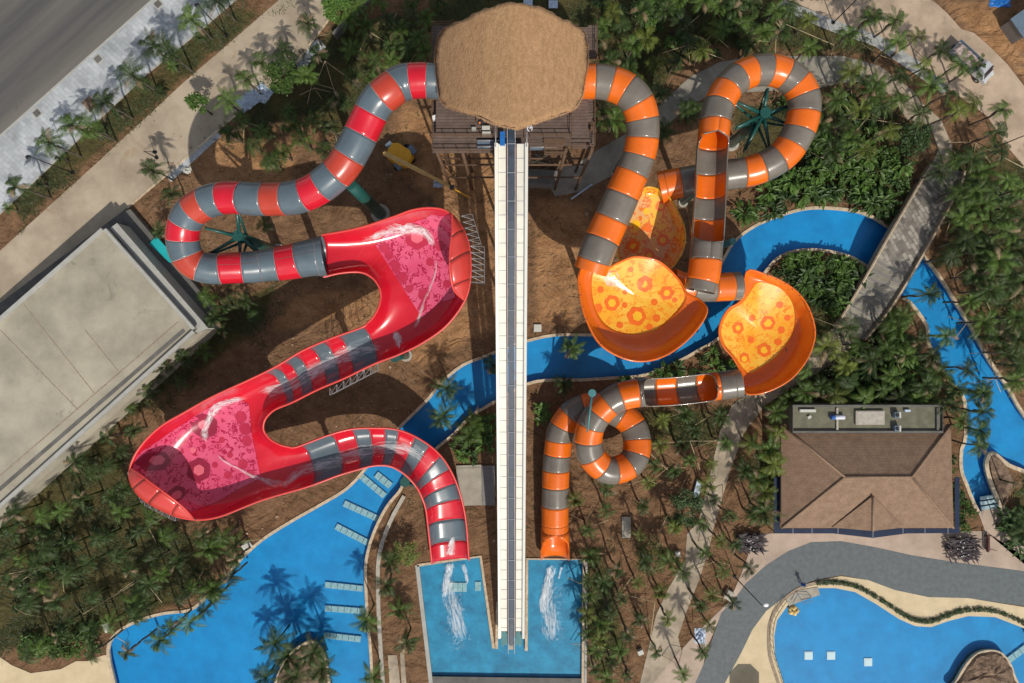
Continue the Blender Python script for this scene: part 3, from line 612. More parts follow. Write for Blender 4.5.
ex1=[(611,279,9,1,.02),(611,279,4.5,2,.03),(645,284,9,1,.02),(644,284,4,2,.03),(612,303,9,1,.02),(612,303,4.5,2,.03),(637,316,11,1,.02),(638,316,5.5,2,.03),(667,293,8,1,.02),(667,293,3.5,2,.03),(598,308,5,1,.02),(625,292,3,1,.02),(655,302,4,1,.02),(630,270,3,1,.02),(657,318,4.5,1,.02),(620,325,4,1,.02),(650,327,4,1,.02),(600,290,4,1,.02),(625,305,3.5,1,.02),(675,300,3,1,.02)]
dish(ora,rim1,fl1,(637,296,16.2),'orange','yelpat',ex1,name='upper_bowl')
rim2=[(643,189,12.6),(655,188,12.6),(668,196,12.8),(679,214,13),(685,232,13),(683,250,12.6),(674,265,12.2),(664,276,11.8),(648,280,11.6),(630,272,11.8),(619,258,12),(618,244,12.2),(624,228,12.4),(632,208,12.5)]
fl2=[(644,196,11),(655,196,10.9),(664,202,10.7),(671,216,10.4),(674,232,10.2),(670,247,10),(664,259,9.9),(657,269,9.9),(646,273,10),(632,267,10.2),(623,256,10.4),(622,244,10.6),(628,228,10.8),(635,210,10.9)]
ex2=[(633,246,8,1,.02),(633,246,4,2,.03),(663,240,7,1,.02),(663,240,3.5,2,.03),(660,207,6,1,.02),(660,207,3,2,.03),(636,225,5,2,.02),(648,228,4,1,.02),(650,255,6,1,.02),(650,255,3,2,.03),(646,212,4,2,.02),(655,224,3,2,.02)]
dish(ora,rim2,fl2,(648,236,10),'yelpat2','yelpat2',ex2,rimm='yellow',name='middle_bowl')
rim3=[(747,271,12.6),(767,275,12.8),(785,283,12.8),(800,295,12.8),(810,311,12.8),(815,330,12.6),(813,345,12.4),(806,361,12.2),(792,378,12),(774,389,11.6),(757,394,11.2),(745,392,10.6),(742,375,9.4),(733,358,9.6),(723,346,9.9),(719,332,10.1),(722,319,10.3),(729,308.5,10.5),(738,303,10.7),(744,295,11)]
fl3=[(757,283,10.4),(770,284,10.3),(783,290,10.1),(792,302,9.9),(795,315,9.7),(794,327,9.5),(790,338,9.3),(782,350,9.1),(773,359,8.9),(763,366,8.8),(754,372,8.7),(748,373,8.7),(743,368,8.8),(734.5,356,9.0),(725,345,9.2),(721,332,9.4),(724,320,9.6),(731,310,9.8),(741,304,10),(748,296,10.2)]
ex3=[(768,323,8,1,.02),(768,323,4.5,2,.03),(738,328,7,1,.02),(738,328,3,2,.03),(765,350,8,1,.02),(765,350,4,2,.03),(745,358,6,1,.02),(745,359,3.5,2,.03),(752,318,4,1,.02),(781,330,4,1,.02),(758,293,3.5,2,.02),(766,301,4,2,.02),(752,340,4,1,.02),(778,305,4,1,.02),(786,318,3.5,1,.02),(778,342,4,1,.02)]
dish(ora,rim3,fl3,(758,328,9),'orange','yelpat',ex3,name='lower_bowl')
# vertical ribs on bowl walls
for rm,idx in ((rim1,(1,2,3,4,5,6,7,8)),(rim3,(1,2,3,4,5,6,7,8,9)),(rim2,(3,4,5))):
    c=Vector((sum(p[0] for p in rm)/len(rm),sum(p[1] for p in rm)/len(rm),0))
    for q in idx:
        for s in (0,.5):
            a=W(*rm[q]).lerp(W(*rm[q+1]),s); cc=W(c.x,c.y,a.z); d=(a-cc).normalized(); bm=bmesh.new()
            bar(bm,a-d*.12+Vector((0,0,.13)),a+d*.22+Vector((0,0,-.02)),.05,5); bar(bm,a+d*.16,a+d*.02+Vector((0,0,-1.6)),.06,5); obj('rib',bm,'joint',ora)
# ---- red open raft channel
ST=[((322, 235),(323.5, 277),13.9,13.9,12.2),((345, 231),(336, 274),14.3,13.6,11.6),((366, 226),(346, 272.5),14.8,13.3,11.2),((393, 217),(357, 272),15.3,13,10.8),((413, 210),(365, 273.5),15.7,12.8,10.6),((432, 208),(371, 277),15.9,12.6,10.5),((448, 212),(374.5, 280),15.9,12.5,10.4),((461, 226),(377.5, 284),15.7,12.4,10.3),((469, 246),(380, 289.5),15.4,12.3,10.3),((470.5, 275),(381, 296),15,12.2,10.2),((465, 300),(380, 303),14.4,12.2,10.2),((447, 325),(377.5, 310),13.8,12.2,10.1),((424, 342),(373, 317.5),13.4,12.2,10),((400, 354),(368, 322.5),13.1,12.3,9.9),((374, 364),(361.5, 327.5),12.9,12.4,9.7),((345, 378),(331, 338.5),12.5,12.3,9.3),((318, 389.5),(303, 350.5),12.1,12.1,8.9),((293, 402),(277, 366),11.6,12,8.6),((276, 409),(251, 379),11.2,12,8.3),((268.5, 415),(214, 396),10.9,12.2,8),((265, 420),(186, 411.5),10.7,12.4,7.8),((263.5, 425),(160, 427),10.6,12.5,7.6),((263.5, 429),(141, 446),10.5,12.4,7.5),((264.5, 432),(131, 465),10.4,12.2,7.4),((266.5, 435),(131, 483),10.3,12,7.3),((269, 438),(143, 499),10.2,11.8,7.3),((272.5, 440.8),(166, 512),10.1,11.4,7.2),((277, 443.2),(190, 519),10,11,7.2),((282,445.3),(218,517),9.9,10.7,7.1),((288,446.6),(262,500),9.7,10.2,7),((297,446.8),(308,486.5),9.5,9.8,6.8),((326, 436),(338, 475.5),9.1,9.2,6.5),((349, 429.5),(358, 469.5),8.6,8.6,6),((373, 428),(375, 465.5),8.1,8.1,5.5),((399, 430),(391, 466.5),7.5,7.5,4.9),((423, 441),(405, 474.5),6.9,6.9,4.3),((441, 456),(415, 485),6.3,6.3,3.8),((453, 475),(420, 493),5.6,5.6,3.2),((461, 497),(425.5, 508),4.8,4.8,2.6),((466, 522),(428, 527),3.6,3.6,1.7),((469, 560),(432, 564),1.7,1.7,.35)]
Af=catmull([W(a[0],a[1],za) for a,b,za,zb,f in ST],0); Bf=catmull([W(b[0],b[1],zb) for a,b,za,zb,f in ST],0); Ff=catmull([Vector((f,0,0)) for *_,f in ST],0)
U=[i/40 for i in range(41)]
def chan_pt(t,u):
    a=Af(t);b=Bf(t);f=Ff(t).x
    # u 0..1 from A to B ; asymmetrical walls with a nearly flat floor
    s=.5-.5*math.cos(PI*u); p=a.lerp(b,s*.55+u*.45)
    e=abs(2*u-1)**3.2; zr=a.z if u<.5 else b.z
    p.z=f+(zr-f)*e; return p
def crossing(fn,target,t0,t1):
    for _ in range(40):
        m_=(t0+t1)/2
        if fn(m_)>target: t1=m_
        else: t0=m_
    return (t0+t1)/2
def chan(name,t0,t1,m,n=None,u0=0,u1=40,dz=0):
    n=n or max(5,int((t1-t0)*10)); rows=[[chan_pt(t0+(t1-t0)*i/n,U[u])+Vector((0,0,dz)) for u in range(u0,u1+1)] for i in range(n+1)]
    return loft(name,red,rows,m,.12)
# boundaries by parameter
I_B1=13.95; I_C1=17.5; I_C2=30.1
chan('basin_shell',0,I_B1,'red',130); chan('basin_shell',I_C1,I_C2,'red',140)
c1=[I_B1,14.8,15.3,15.8,16.35,16.75,17.15,I_C1]
for k in range(7): chan('chute_section',c1[k],c1[k+1],'slate' if k%2==0 else 'red')
# stripes of the lower chute, placed along its outer rim
A_at=[I_C2,31.1,32,32.7,33.35,33.9,34.6,35.3,36.0,36.75,37.45,38.15,38.95,39.55,40]
seq='SR'*7
for k in range(len(A_at)-1): chan('chute_section',A_at[k],A_at[k+1],'slate' if seq[k]=='S' else 'red')
for fn in (Af,Bf):
    bm=bmesh.new(); tubeline(bm,[fn(40*i/400)+Vector((0,0,.05)) for i in range(401)],.14,6); obj('rim',bm,'rimred',red)
for t in [I_B1]+c1[1:]+A_at[1:-1]:
    bm=bmesh.new(); tubeline(bm,[chan_pt(t,u)+Vector((0,0,.065)) for u in U],.025,4); obj('seam',bm,'joint_pale',red)
for t in (2,3.5,5,19.5,21,22.5,28,29):
    bm=bmesh.new(); tubeline(bm,[chan_pt(t,u)+Vector((0,0,.062)) for u in U],.018,4); obj('seam',bm,'rimred',red)
# curled wave walls leaning over the basins
def curl(t0,t1,fn,inner,zt,nseg):
    """closed shell strip from the rim (outermost) curling up and inward to the inner line"""
    f2=catmull([W(x,y,z) for x,y,z in inner],0); m_=len(inner)-1
    for s in range(nseg):
        rows=[]
        for i in range(7):
            v=(s+i/6)/nseg; a=fn(t0+(t1-t0)*v); b=f2(v*m_); a=a+Vector((0,0,-.2)); row=[]
            for q in range(11):
                th=PI/2*q/10; row.append(Vector((a.x+(b.x-a.x)*(1-math.cos(th)),a.y+(b.y-a.y)*(1-math.cos(th)),a.z+(b.z-a.z)*math.sin(th))))
            rows.append(row)
        loft('wave_wall',red,rows,'red' if False else M_curl,.12)
        bm=bmesh.new(); tubeline(bm,[p+Vector((0,0,.08)) for p in rows[-1]],.06,5); obj('seam',bm,'wood',red)
    bm=bmesh.new(); tubeline(bm,[f2(m_*i/60) for i in range(61)],.12,6); obj('rim',bm,'rimred',red)
M['curl']=mat('wave_wall_pale_red',(.62,.055,.045),.3,.1,.5,coat=.4); M_curl='curl'
curl(6.3,10.1,Af,[(452,214,16.9),(452,232,17.3),(450,252,17.3),(450,272,17),(454,290,16),(464,300,14.6)],17,4)
curl(23.4,27.3,Bf,[(131.5,469,12.6),(141,475,13.6),(150,482,13.9),(161,490,13.8),(173,499,13.3),(184,508,12.4),(193,518,11.2)],13,4)
# pink patterned panels laid on the basin floors
def panel(t0,t1,ul,n,discs,mm='pink',polys=None):
    bm=bmesh.new(); G=[[bm.verts.new(chan_pt(t0+(t1-t0)*i/n,u)+Vector((0,0,.075))) for u in [ul[0]+(ul[1]-ul[0])*q/40 for q in range(41)]] for i in range(n+1)]
    for A,B in zip(G,G[1:]):
        for q in range(40): bm.faces.new((A[q],A[q+1],B[q+1],B[q])).smooth=True
    if polys:
        pl=[W(x,y,z) for x,y,z in polys]
        for i in range(len(pl)):
            a=pl[i-1];b=pl[i]; d=b-a; nn=Vector((-d.y,d.x,0)).normalized()
            bmesh.ops.bisect_plane(bm,geom=bm.verts[:]+bm.edges[:]+bm.faces[:],plane_co=a,plane_no=nn)
        dl=[f for f in bm.faces if not inpoly(*f.calc_center_median().xy,pl)]
        bmesh.ops.delete(bm,geom=dl,context='FACES')
    bm.normal_update()
    fl=sum(f.normal.z for f in bm.faces)
    if fl<0: bmesh.ops.reverse_faces(bm,faces=bm.faces); bm.normal_update()
    for v in [(v,v.normal.copy()) for v in bm.verts]: v[0].co+=v[1]*.06
    bv=BVHTree.FromBMesh(bm)
    for (px,py,rp,mi,h) in discs:
        z=9; p0=None
        for _ in range(4):
            q=W(px,py,z); hit=bv.ray_cast(Vector((q.x,q.y,40)),Vector((0,0,-1)))[0]
            if hit is None: break
            z=hit.z; p0=hit
        if p0 is None: continue
        r=rp*(H-z)/F; grid=[]
        for kk in (1,.72,.44,.18):
            vv=[]
            for q in range(28):
                rr=r*kk*(1+.05*math.sin(q*1.35+py)); hit=bv.ray_cast(Vector((p0.x+rr*math.cos(q*PI/14),p0.y+rr*math.sin(q*PI/14),40)),Vector((0,0,-1)))[0]
                vv.append(bm.verts.new(hit+Vector((0,0,h*1.5))) if hit else None)
            grid.append(vv)
        for A_,B_ in zip(grid,grid[1:]):
            for q in range(28):
                qq=[A_[q],A_[(q+1)%28],B_[(q+1)%28],B_[q]]
                if None not in qq: f=bm.faces.new(qq); f.material_index=mi; f.smooth=True
        if None not in grid[-1]: bm.faces.new(grid[-1]).material_index=mi
        continue
        for q in range(28):
            rr=r*(1+.05*math.sin(q*1.35+py)); hit=bv.ray_cast(Vector((p0.x+rr*math.cos(q*PI/14),p0.y+rr*math.sin(q*PI/14),40)),Vector((0,0,-1)))[0]
            if hit: vv.append(bm.verts.new(hit+Vector((0,0,h*3))))
        if len(vv)>4:
            cv=bm.verts.new(p0+Vector((0,0,h*3)))
            for q in range(len(vv)): f=bm.faces.new((cv,vv[q],vv[(q+1)%len(vv)])); f.material_index=mi
    return obj('patterned_floor',bm,[mm,'c_dark','c_pink','c_mid'],red)
panel(1.2,13.2,(.02,.97),120,[(417,237,12,3,.02),(417,237,6,2,.03),(384,248,5,3,.02),(389,255,4.5,3,.02),(394,267,6.5,3,.02),(402,278,6,3,.02),(409,289,4,3,.02),(424,295,6,3,.02),(423,307,4.5,3,.02),(430,262,4,3,.02),(440,246,5,3,.02),(447,284,4,3,.02)],
 polys=[(375,245,11.5),(386,232,11.8),(410,222,12.6),(432,214,13.8),(451,216,14.6),(450,238,13.5),(449,270,13),(455,297,12),(438,303,10.6),(422,318,10.4)])
panel(18.2,30,(.02,.985),150,[(205,426,12.5,1,.02),(204,425,5,2,.03),(157,461,10,1,.02),(158,460,5,2,.03),(199,470,11.5,1,.02),(199,470,5.2,2,.03),(176.5,494,7.5,1,.02),(177,495,4,2,.03),(241,417,6,3,.02),(245,429,6,3,.02),(247,441,5.5,3,.02),(251,451,5,3,.02),(243,464,5,3,.02),(251,474,4,3,.02),(193,450,3,2,.02),(222,440,3,3,.02),(230,455,3,3,.02),(215,465,3,3,.02),(182,440,4,3,.02),(228,475,4,3,.02)],
 polys=[(246,405,9),(238,400,9),(215,402,11),(190,416,11),(165,433,11),(145,450,10.8),(134,463,10.8),(140,478,10.6),(158,492,10.2),(176,504,9.6),(193,511,9),(215,503,8.6),(240,488,7.8),(260,478,7.3),(254,440,7.5)])
# support lattices
def lattice(name,a0,a1,out,zd,n,root):
    bm=bmesh.new(); prev=None
    for i in range(n+1):
        p=a0.lerp(a1,i/n); q=p+out; r_=p+Vector((0,0,-zd)); s=q+Vector((0,0,-zd))
        bar(bm,p,q,.035,5); bar(bm,q,s,.035,5); bar(bm,p,s,.03,5)
        if prev: bar(bm,prev[1],q,.035,5); bar(bm,prev[3],s,.035,5); bar(bm,prev[1],s,.025,5); bar(bm,prev[0],q,.025,5)
        prev=(p,q,r_,s)
    obj(name,bm,'steel',root)
lattice('support_lattice',W(461,216,16),W(470,246,15.5),Vector((1.3,.35,-.6)),2.2,5,red); lattice('support_lattice',W(470,246,15.5),W(470,282,15),Vector((1.7,0,-.8)),2.4,6,red)
lattice('support_lattice',W(131,470,11.6),W(145,500,11),Vector((-.7,-.5,-.5)),2,6,red); lattice('support_lattice',W(145,500,11),W(176,516,10.6),Vector((-.4,-.8,-.6)),1.6,5,red)
lattice('support_lattice',W(378,363,11.5),W(330,388,10.5),Vector((-.35,-1.0,-1.2)),1.5,7,red)
# green steel columns with radiating arms
def column(root,px,py,z,arms,r=.75,capm='green_steel',base=None,rc=.9):
    p=W(px,py,z); bm=bmesh.new(); bar(bm,Vector((p.x,p.y,0)),p,r,16,r*.8); obj('column',bm,'green_steel',root)
    bm=bmesh.new(); bar(bm,p,p+Vector((0,0,.25)),rc*.75,18); obj('cap_plate',bm,capm,root)
    bm=bmesh.new(); bar(bm,Vector((p.x,p.y,0)),Vector((p.x,p.y,.3)),r*1.6,16); obj('base_flange',bm,'manhole',root)
    for (ax,ay,az) in arms:
        q=W(ax,ay,az); bm=bmesh.new(); bar(bm,p-Vector((0,0,.5)),q,.28,8,.16); bar(bm,p-Vector((0,0,3.2)),q-Vector((0,0,.5)),.2,8,.14); obj('arm',bm,'green_steel',root)
column(ora,765,113,13.2,[(733,100,14.6),(737,127,14.8),(768,88,14),(793,104,13.4),(790,125,12.8),(770,150,12),(745,150,12)],.7)
column(red,238,236,14.6,[(237,212,17.6),(205,228,17),(207,255,15),(240,258,13.8),(262,256,13.4)],.7)
column(red,350,184,18.6,[(342,170,19.8)],.85);
column(red,300,262,12,[(300,262,12.2)],.6); column(red,395,357,9.5,[(396,352,9.8)],.55); column(red,345,372,8.6,[(345,365,8.8)],.5); column(red,432,210,11,[(432,220,11.6)],.5); column(red,420,295,9.3,[(420,295,9.6)],.6)
column(red,205,455,6.6,[(205,455,6.8)],.7); column(red,160,470,7,[(160,470,7.2)],.6); column(red,240,440,6.6,[(240,440,6.9)],.5); column(red,408,477,3.4,[(404,465,4)],.4); column(red,323,460,5.6,[(323,460,6)],.4); column(red,405,482,2.6,[(418,488,2.8)],.4)
for x,y,z in ((642,128,20.2),(617,207,18.4),(597,275,16.5),(640,330,15),(690,318,15.5),(707,270,15.6),(711,180,13.9),(650,230,9.4),(685,286,9.9),(728,286,9.2),(770,300,9),(790,350,9),(745,372,8),(690,390,6.6),(640,395,6.4),(590,433,6),(610,470,5),(637,447,3.6),(556,462,1.4),(555,515,1.0)):
    column(ora,x,y,z,[(x+.5,y+.5,z+.3)],.42)
# blue strut with round head over the coil
bm=bmesh.new(); a=W(592,393,11.0); bar(bm,a,W(587.5,432,10.6),.16,8,.12); bar(bm,a-Vector((0,0,.2)),a+Vector((0,0,.3)),.5,14); obj('brace_post',bm,'teal_steel',ora)
bm=bmesh.new(); a=W(733,241,6); bar(bm,Vector((a.x,a.y,0)),a,.45,14); obj('brace_post',bm,'teal_steel',ora)
# ---- central conveyor between two white troughs
cen=thing('raft_lift'); tag(cen,'long straight white raft lift with dark belt running down the middle','raft lift')
ZA,ZB=22.0,1.1
yA=W(512,144,ZA).y; yB=W(512,640,ZB).y
prof=[(0,ZA),(.12,20.3),(.3,16.4),(.5,11.8),(.7,7.2),(.85,4.0),(.95,1.9),(1,ZB)]
pz=catmull([Vector((t,z,0)) for t,z in prof],0)
def zc_(s):
    for (a,za),(b,zb) in zip(prof,prof[1:]):
        if s<=b: return za+(zb-za)*(s-a)/(b-a)
    return ZB
def lane(name,x0,x1,m,h0=0,h1=0,n=40,thick=.1,s0=0,s1=1,dz=0):
    rows=[]
    for i in range(n+1):
        s=s0+(s1-s0)*i/n; y=yA+(yB-yA)*s; z=zc_(min(1,max(0,s)))+dz; rows.append([Vector((x0,y,z+h0)),Vector((x1,y,z+h1))])
    return loft(name,cen,rows,m,thick,False)
C0=-.08
lane('belt',C0-.33,C0+.33,'belt',s0=-.06,s1=1.012)
for sx in (-1,1):
    lane('rail',C0+sx*.40,C0+sx*.47,'rail',.08,.08,s0=-.06,s1=1.03); 
    lane('walk_panel',C0+sx*.62,C0+sx*1.42,'cream',-.05,-.05,s1=.978)
    lane('outer_wall',C0+sx*1.55,C0+sx*1.86,'white',.42,.50,s1=.993,thick=.12)
    lane('wall_side',C0+sx*1.44,C0+sx*1.53,'rail' if sx>0 else 'white',-.05,.34,s1=.993)  # right inner wall face coloured grey for its shade
    lane('inner_strip',C0+sx*.49,C0+sx*.60,'wood',-.12,-.12,s1=.99)
for k in range(42):
    s=k/41*.97; y=yA+(yB-yA)*s; z=zc_(s)
    for sx in (-1,1): bm=bmesh.new(); box(bm,(C0+sx*1.0,y,z+.02),(.85,.05,.05)); obj('cross_rib',bm,'rail',cen)
    if k%2==0:
        bm=bmesh.new(); box(bm,(C0,y,z+.12),(1.0,.06,.05)); obj('cross_tie',bm,'rail',cen)
for k in range(12):
    s=.03+k/11*.88; y=yA+(yB-yA)*s; z=zc_(s)-.3
    for sx in (-1,1): bm=bmesh.new(); bar(bm,(C0+sx*.9,y,0),(C0+sx*.9,y,z),.14,8); bar(bm,(C0+sx*.9,y,z),(C0,y,z-.1),.1,6); obj('support_post',bm,'steel',cen)
for sx in (-1,1):
    bm=bmesh.new(); box(bm,(C0+sx*1.0,yB+.2,.5),(.9,1.9,.9)); obj('drive_tank',bm,'teal_steel',cen)
    bm=bmesh.new(); y1=yA; 
    bar(bm,(C0+sx*1.72,yA-.5,ZA+.6),(C0+sx*1.72,yA+3.0,ZA+.6),.05,6); obj('handrail',bm,'steel',cen)
bm=bmesh.new(); box(bm,(C0,yB-1.1,.35),(.8,.8,.9)); obj('end_box',bm,'manhole',cen)
bm=bmesh.new()
for q in (-1,1): bar(bm,(C0+q*1.2,yB-1.1,.9),(C0+q*1.2,yB+1.0,.9),.04,5)
bar(bm,(C0-1.25,yB-.3,.9),(C0+1.25,yB-.3,.9),.04,5); obj('end_frame',bm,'steel',cen)
bm=bmesh.new(); box(bm,(-1.05,W(0,139,22.2).y,22.3),(.55,1.5,.35)); tag(obj('blue_crate',bm,'bluetarp'),'bright blue box standing at the top of the white raft lift','box')
# ================================================================ water foam
def foamstrip(name,pts,wid,m,z_off=.03,bvh=None,label=None,n=60,cols=10):
    """irregular sheet following pts (px,py,z); draped on bvh when given"""
    P=[W(*p) for p in pts]; f=catmull(P,0); Wf=catmull([Vector((w_,0,0)) for w_ in wid],0); L=len(P)-1
    bm=bmesh.new(); uv=bm.loops.layers.uv.new('UVMap'); ed=bm.verts.layers.float.new('edge'); G=[]; dist=0; last=None; ox=rnd.uniform(0,50)
    for i in range(n+1):
        t=L*i/n; p=f(t); d=(f(t+.02)-f(t-.02)); d.z=0; d.normalize(); s=Vector((-d.y,d.x,0))
        if last is not None: dist+=(p-last).length
        last=p; row=[]
        for q in range(cols+1):
            u=q/cols; c=p+s*(u-.5)*Wf(t).x
            if bvh:
                h,nn,_,_=bvh.ray_cast(Vector((c.x,c.y,40)),Vector((0,0,-1)))
                if h is None: h=c; nn=Vector((0,0,1))
                if nn.z<0: nn=-nn
                c=h+nn*.09
            v=bm.verts.new(c+Vector((0,0,z_off))); v[ed]=(math.sin(PI*u)**.5)*(min(1,4*(1-i/n),4*i/n+.4)); row.append((v,(u*Wf(t).x+ox,dist)))
        G.append(row)
    for A,B in zip(G,G[1:]):
        for q in range(cols):
            fc=bm.faces.new((A[q][0],A[q+1][0],B[q+1][0],B[q][0])); 
            for lp,c in zip(fc.loops,(A[q][1],A[q+1][1],B[q+1][1],B[q][1])): lp[uv].uv=c
    o=obj(name,bm,m); o['kind']='stuff'; return o
def bvh_of(objs):
    vs=[];fs=[]
    for o in objs:
        b=len(vs); vs+=[v.co.copy() for v in o.data.vertices]; fs+=[[b+i for i in p.vertices] for p in o.data.polygons]
    return BVHTree.FromPolygons(vs,fs)
rb=bvh_of([o for o in red.children if o.name.split('.')[0] in ('basin_shell','chute_section','patterned_floor')])
foamstrip('water_foam',[(350,245,12),(385,232,12),(405,227,12.5),(422,230,12.5),(432,243,12),(436,258,11)],[.5,1.2,1.8,1.6,1.3,.5],'foam',.07,rb)
foamstrip('water_foam',[(436,250,12),(434,275,11),(425,300,10.5),(415,325,10.5),(395,345,10.3)],[.5,.5,.6,.8,1.0],'foamthin',.07,rb)
foamstrip('water_foam',[(400,352,11),(396,335,10.3),(405,350,10.5)],[.6,1.5,.6],'foam',.07,rb)
foamstrip('water_foam',[(400,345,11),(360,350,10),(325,365,9.5),(290,385,9),(262,392,8.6),(240,398,8.6)],[1.5,3,3.6,3,2.4,1.2],'foamthin',.07,rb)
foamstrip('water_foam',[(345,352,10),(325,365,9.5),(312,372,9.3),(295,372,9)],[.4,1.8,1.6,.5],'foam',.08,rb)
foamstrip('water_foam',[(250,398,9),(232,400,9),(215,408,9),(205,425,8.5),(204,440,8),(212,447,8)],[.5,1.0,1.4,1.2,1.5,1.0],'foam',.08,rb)
foamstrip('water_foam',[(212,447,8),(222,460,7.8),(240,470,7.5),(265,481,7.4),(285,484,7.2),(305,478,7)],[.5,.5,.6,1.2,1.8,1.2],'foamthin',.08,rb)
foamstrip('water_foam',[(275,480,7.4),(285,485,7),(300,472,7),(330,462,6.5),(370,450,6),(405,450,5.5),(430,470,4.5),(445,510,3)],[.6,1.6,2,2.6,2.8,2.6,2.4,1.6],'foamthin',.08,rb)
foamstrip('water_foam',[(453,535,1.6),(451,548,1.2),(449,560,.9)],[1,1.6,2],'foam',.15,rb)
foamstrip('water_foam',[(452,560,.3),(448,575,.05),(445,592,.0),(443,604,.0)],[2.2,1.8,1.4,.6],'foam',-.08)
foamstrip('water_foam',[(462,562,.1),(466,575,0),(468,590,0)],[.8,.8,.3],'foam',-.08)
foamstrip('water_foam',[(555,572,0),(555,600,0),(555,630,0),(555,674,0)],[6.5,6.8,7,6.5],'sparkle',-.105,n=80,cols=24)  # this sheet and the next carry painted water sparkle
foamstrip('water_foam',[(450,570,0),(453,600,0),(458,640,0),(462,674,0)],[7,7,7.5,7.5],'sparkle',-.105,n=80,cols=24)
foamstrip('water_foam',[(448,575,0),(450,595,0),(458,625,0),(462,660,0)],[2,3.5,4,2],'foamthin',-.095,n=70,cols=16)
foamstrip('water_foam',[(552,575,0),(547,600,0),(551,625,0),(548,660,0)],[2,3.5,4,2],'foamthin',-.095,n=70,cols=16)
foamstrip('water_foam',[(553,562,.3),(549,580,.0),(543,605,.0),(545,622,.0)],[2.2,1.9,1.8,.8],'foam',-.08)
foamstrip('water_foam',[(562,566,.2),(558,582,.0)],[.6,.4],'foam',-.08)
# ================================================================ TOWER
tow=thing('slide_tower',(0,27,0)); tag(tow,'slide tower with brown timber decks and an oval straw thatched roof','tower')
tow.location=(0,0,0)
out=[(512,2),(533,5),(552,12.5),(567,20),(580,25.5),(586,33),(588.5,48),(588,64),(585,86),(580,101),(571,110),(552,116.5),(537,121.5),(523,126),(514,127.5),(493,122.5),(474,114),(453,108.5),(441,101),(437,86),(434.5,64),(435,48),(438.5,34),(447,25),(460.5,20),(477.5,12),(493,6)]
def rz_(px): return 30.0-4.2*abs((px-512)/77)**1.8
P=spl([W(x,y,rz_(x)) for x,y in out],4,True); bm=bmesh.new(); rows=[]; cen0=W(512,64,30)
for q in range(13):
    a=1-q/13; row=[]
    for p in P:
        x=cen0.x+(p.x-cen0.x)*a; y=cen0.y+(p.y-cen0.y)*a; pxx=abs(x)/ (77*68/F); z=30-4.2*pxx**1.8+.03*math.sin(x*2.2+1)+rnd.uniform(-.02,.02)
        if q==0: x+=rnd.uniform(-.12,.12); y+=rnd.uniform(-.12,.12)
        row.append(bm.verts.new((x,y,z)))
    rows.append(row)
c=bm.verts.new((cen0.x,cen0.y,30))
for A,B in zip(rows,rows[1:]):
    for k in range(len(A)): bm.faces.new((A[k],A[(k+1)%len(A)],B[(k+1)%len(A)],B[k])).smooth=True
for k in range(len(P)): bm.faces.new((rows[-1][k],rows[-1][(k+1)%len(P)],c)).smooth=True
ro=obj('thatched_roof',bm,'thatch',tow,recalc=True); s=ro.modifiers.new('thickness','SOLIDIFY'); s.thickness=.4; s.offset=-1
# fringe of straw at the eaves
bm=bmesh.new()
for i in range(len(P)*9):
    k=i//9; a=P[k]; b=P[(k+1)%len(P)]; p=a.lerp(b,(i%9)/9)+Vector((0,0,-.22)); d=(p-cen0); d.z=0; d.normalize(); s_=Vector((-d.y,d.x,0)); L=rnd.uniform(.05,.2)
    w_=.05; vs=[bm.verts.new(p+s_*w_-d*.02),bm.verts.new(p-s_*w_-d*.02),bm.verts.new(p-s_*w_*.3+d*L+Vector((0,0,-.3))+s_*rnd.uniform(-.1,.1))]; bm.faces.new(vs)
obj('eave_straw',bm,'thatch',ro); bm=None
ds=M['thatch']
def deck(name,x0,y0,x1,y1,z,m='deck',parent=None):
    a=W(x0,y1,z);b=W(x1,y0,z); bm=bmesh.new(); box(bm,((a.x+b.x)/2,(a.y+b.y)/2,z-.12),(b.x-a.x,b.y-a.y,.24)); return obj(name,bm,m,tow)
def railing(pts,z,name='railing',m='timber',h=1.1,step=1.3):
    bm=bmesh.new(); P=[W(x,y,z) for x,y in pts]
    for a,b in zip(P,P[1:]):
        for hh in (h,h*.5): bar(bm,a+Vector((0,0,hh)),b+Vector((0,0,hh)),.045,5)
        n_=max(1,int((b-a).length/step))
        for i in range(n_+1): p=a.lerp(b,i/n_); bar(bm,p,p+Vector((0,0,h)),.05,5)
    obj(name,bm,m,tow)
deck('upper_deck',436,27,588,137,21.6); deck('west_deck',432,100,497,152.5,20.4); deck('north_deck',432,25,470,70,20.9); deck('east_deck',588.2,25,597,58,20.9)
deck('east_landing',571,126,594,148,19.0,'deck_v'); deck('lift_deck',470,137.2,570,146,20.0)
railing([(433,103),(433,152),(496,152)],20.4); railing([(454,104),(454,128),(496,128)],20.45,m='timber'); railing([(530,137),(571,137)],21.6); railing([(494,137),(432,137)],21.6)
railing([(596,26),(596,58)],20.9); railing([(433,26),(455,26)],20.9); railing([(571,115),(571,135)],21.6); railing([(594,98),(594,148),(572,148)],19.2); railing([(544,137),(544,155),(566,155),(566,137)],18.6,step=.6)
for k in range(11):
    a=W(572,98+k*2.7,21.2-k*.2);b=W(593,98+k*2.7,21.2-k*.2); bm=bmesh.new(); box(bm,((a.x+b.x)/2,a.y,a.z),(b.x-a.x,.24,.08)); obj('stair_tread',bm,'deck_v',tow)
for k in range(9):
    a=W(544,139+k*1.9,20.8-k*.25);b=W(566,139+k*1.9,20.8-k*.25); bm=bmesh.new(); box(bm,((a.x+b.x)/2,a.y,a.z),(b.x-a.x,.18,.07)); obj('stair_tread',bm,'timber',tow)
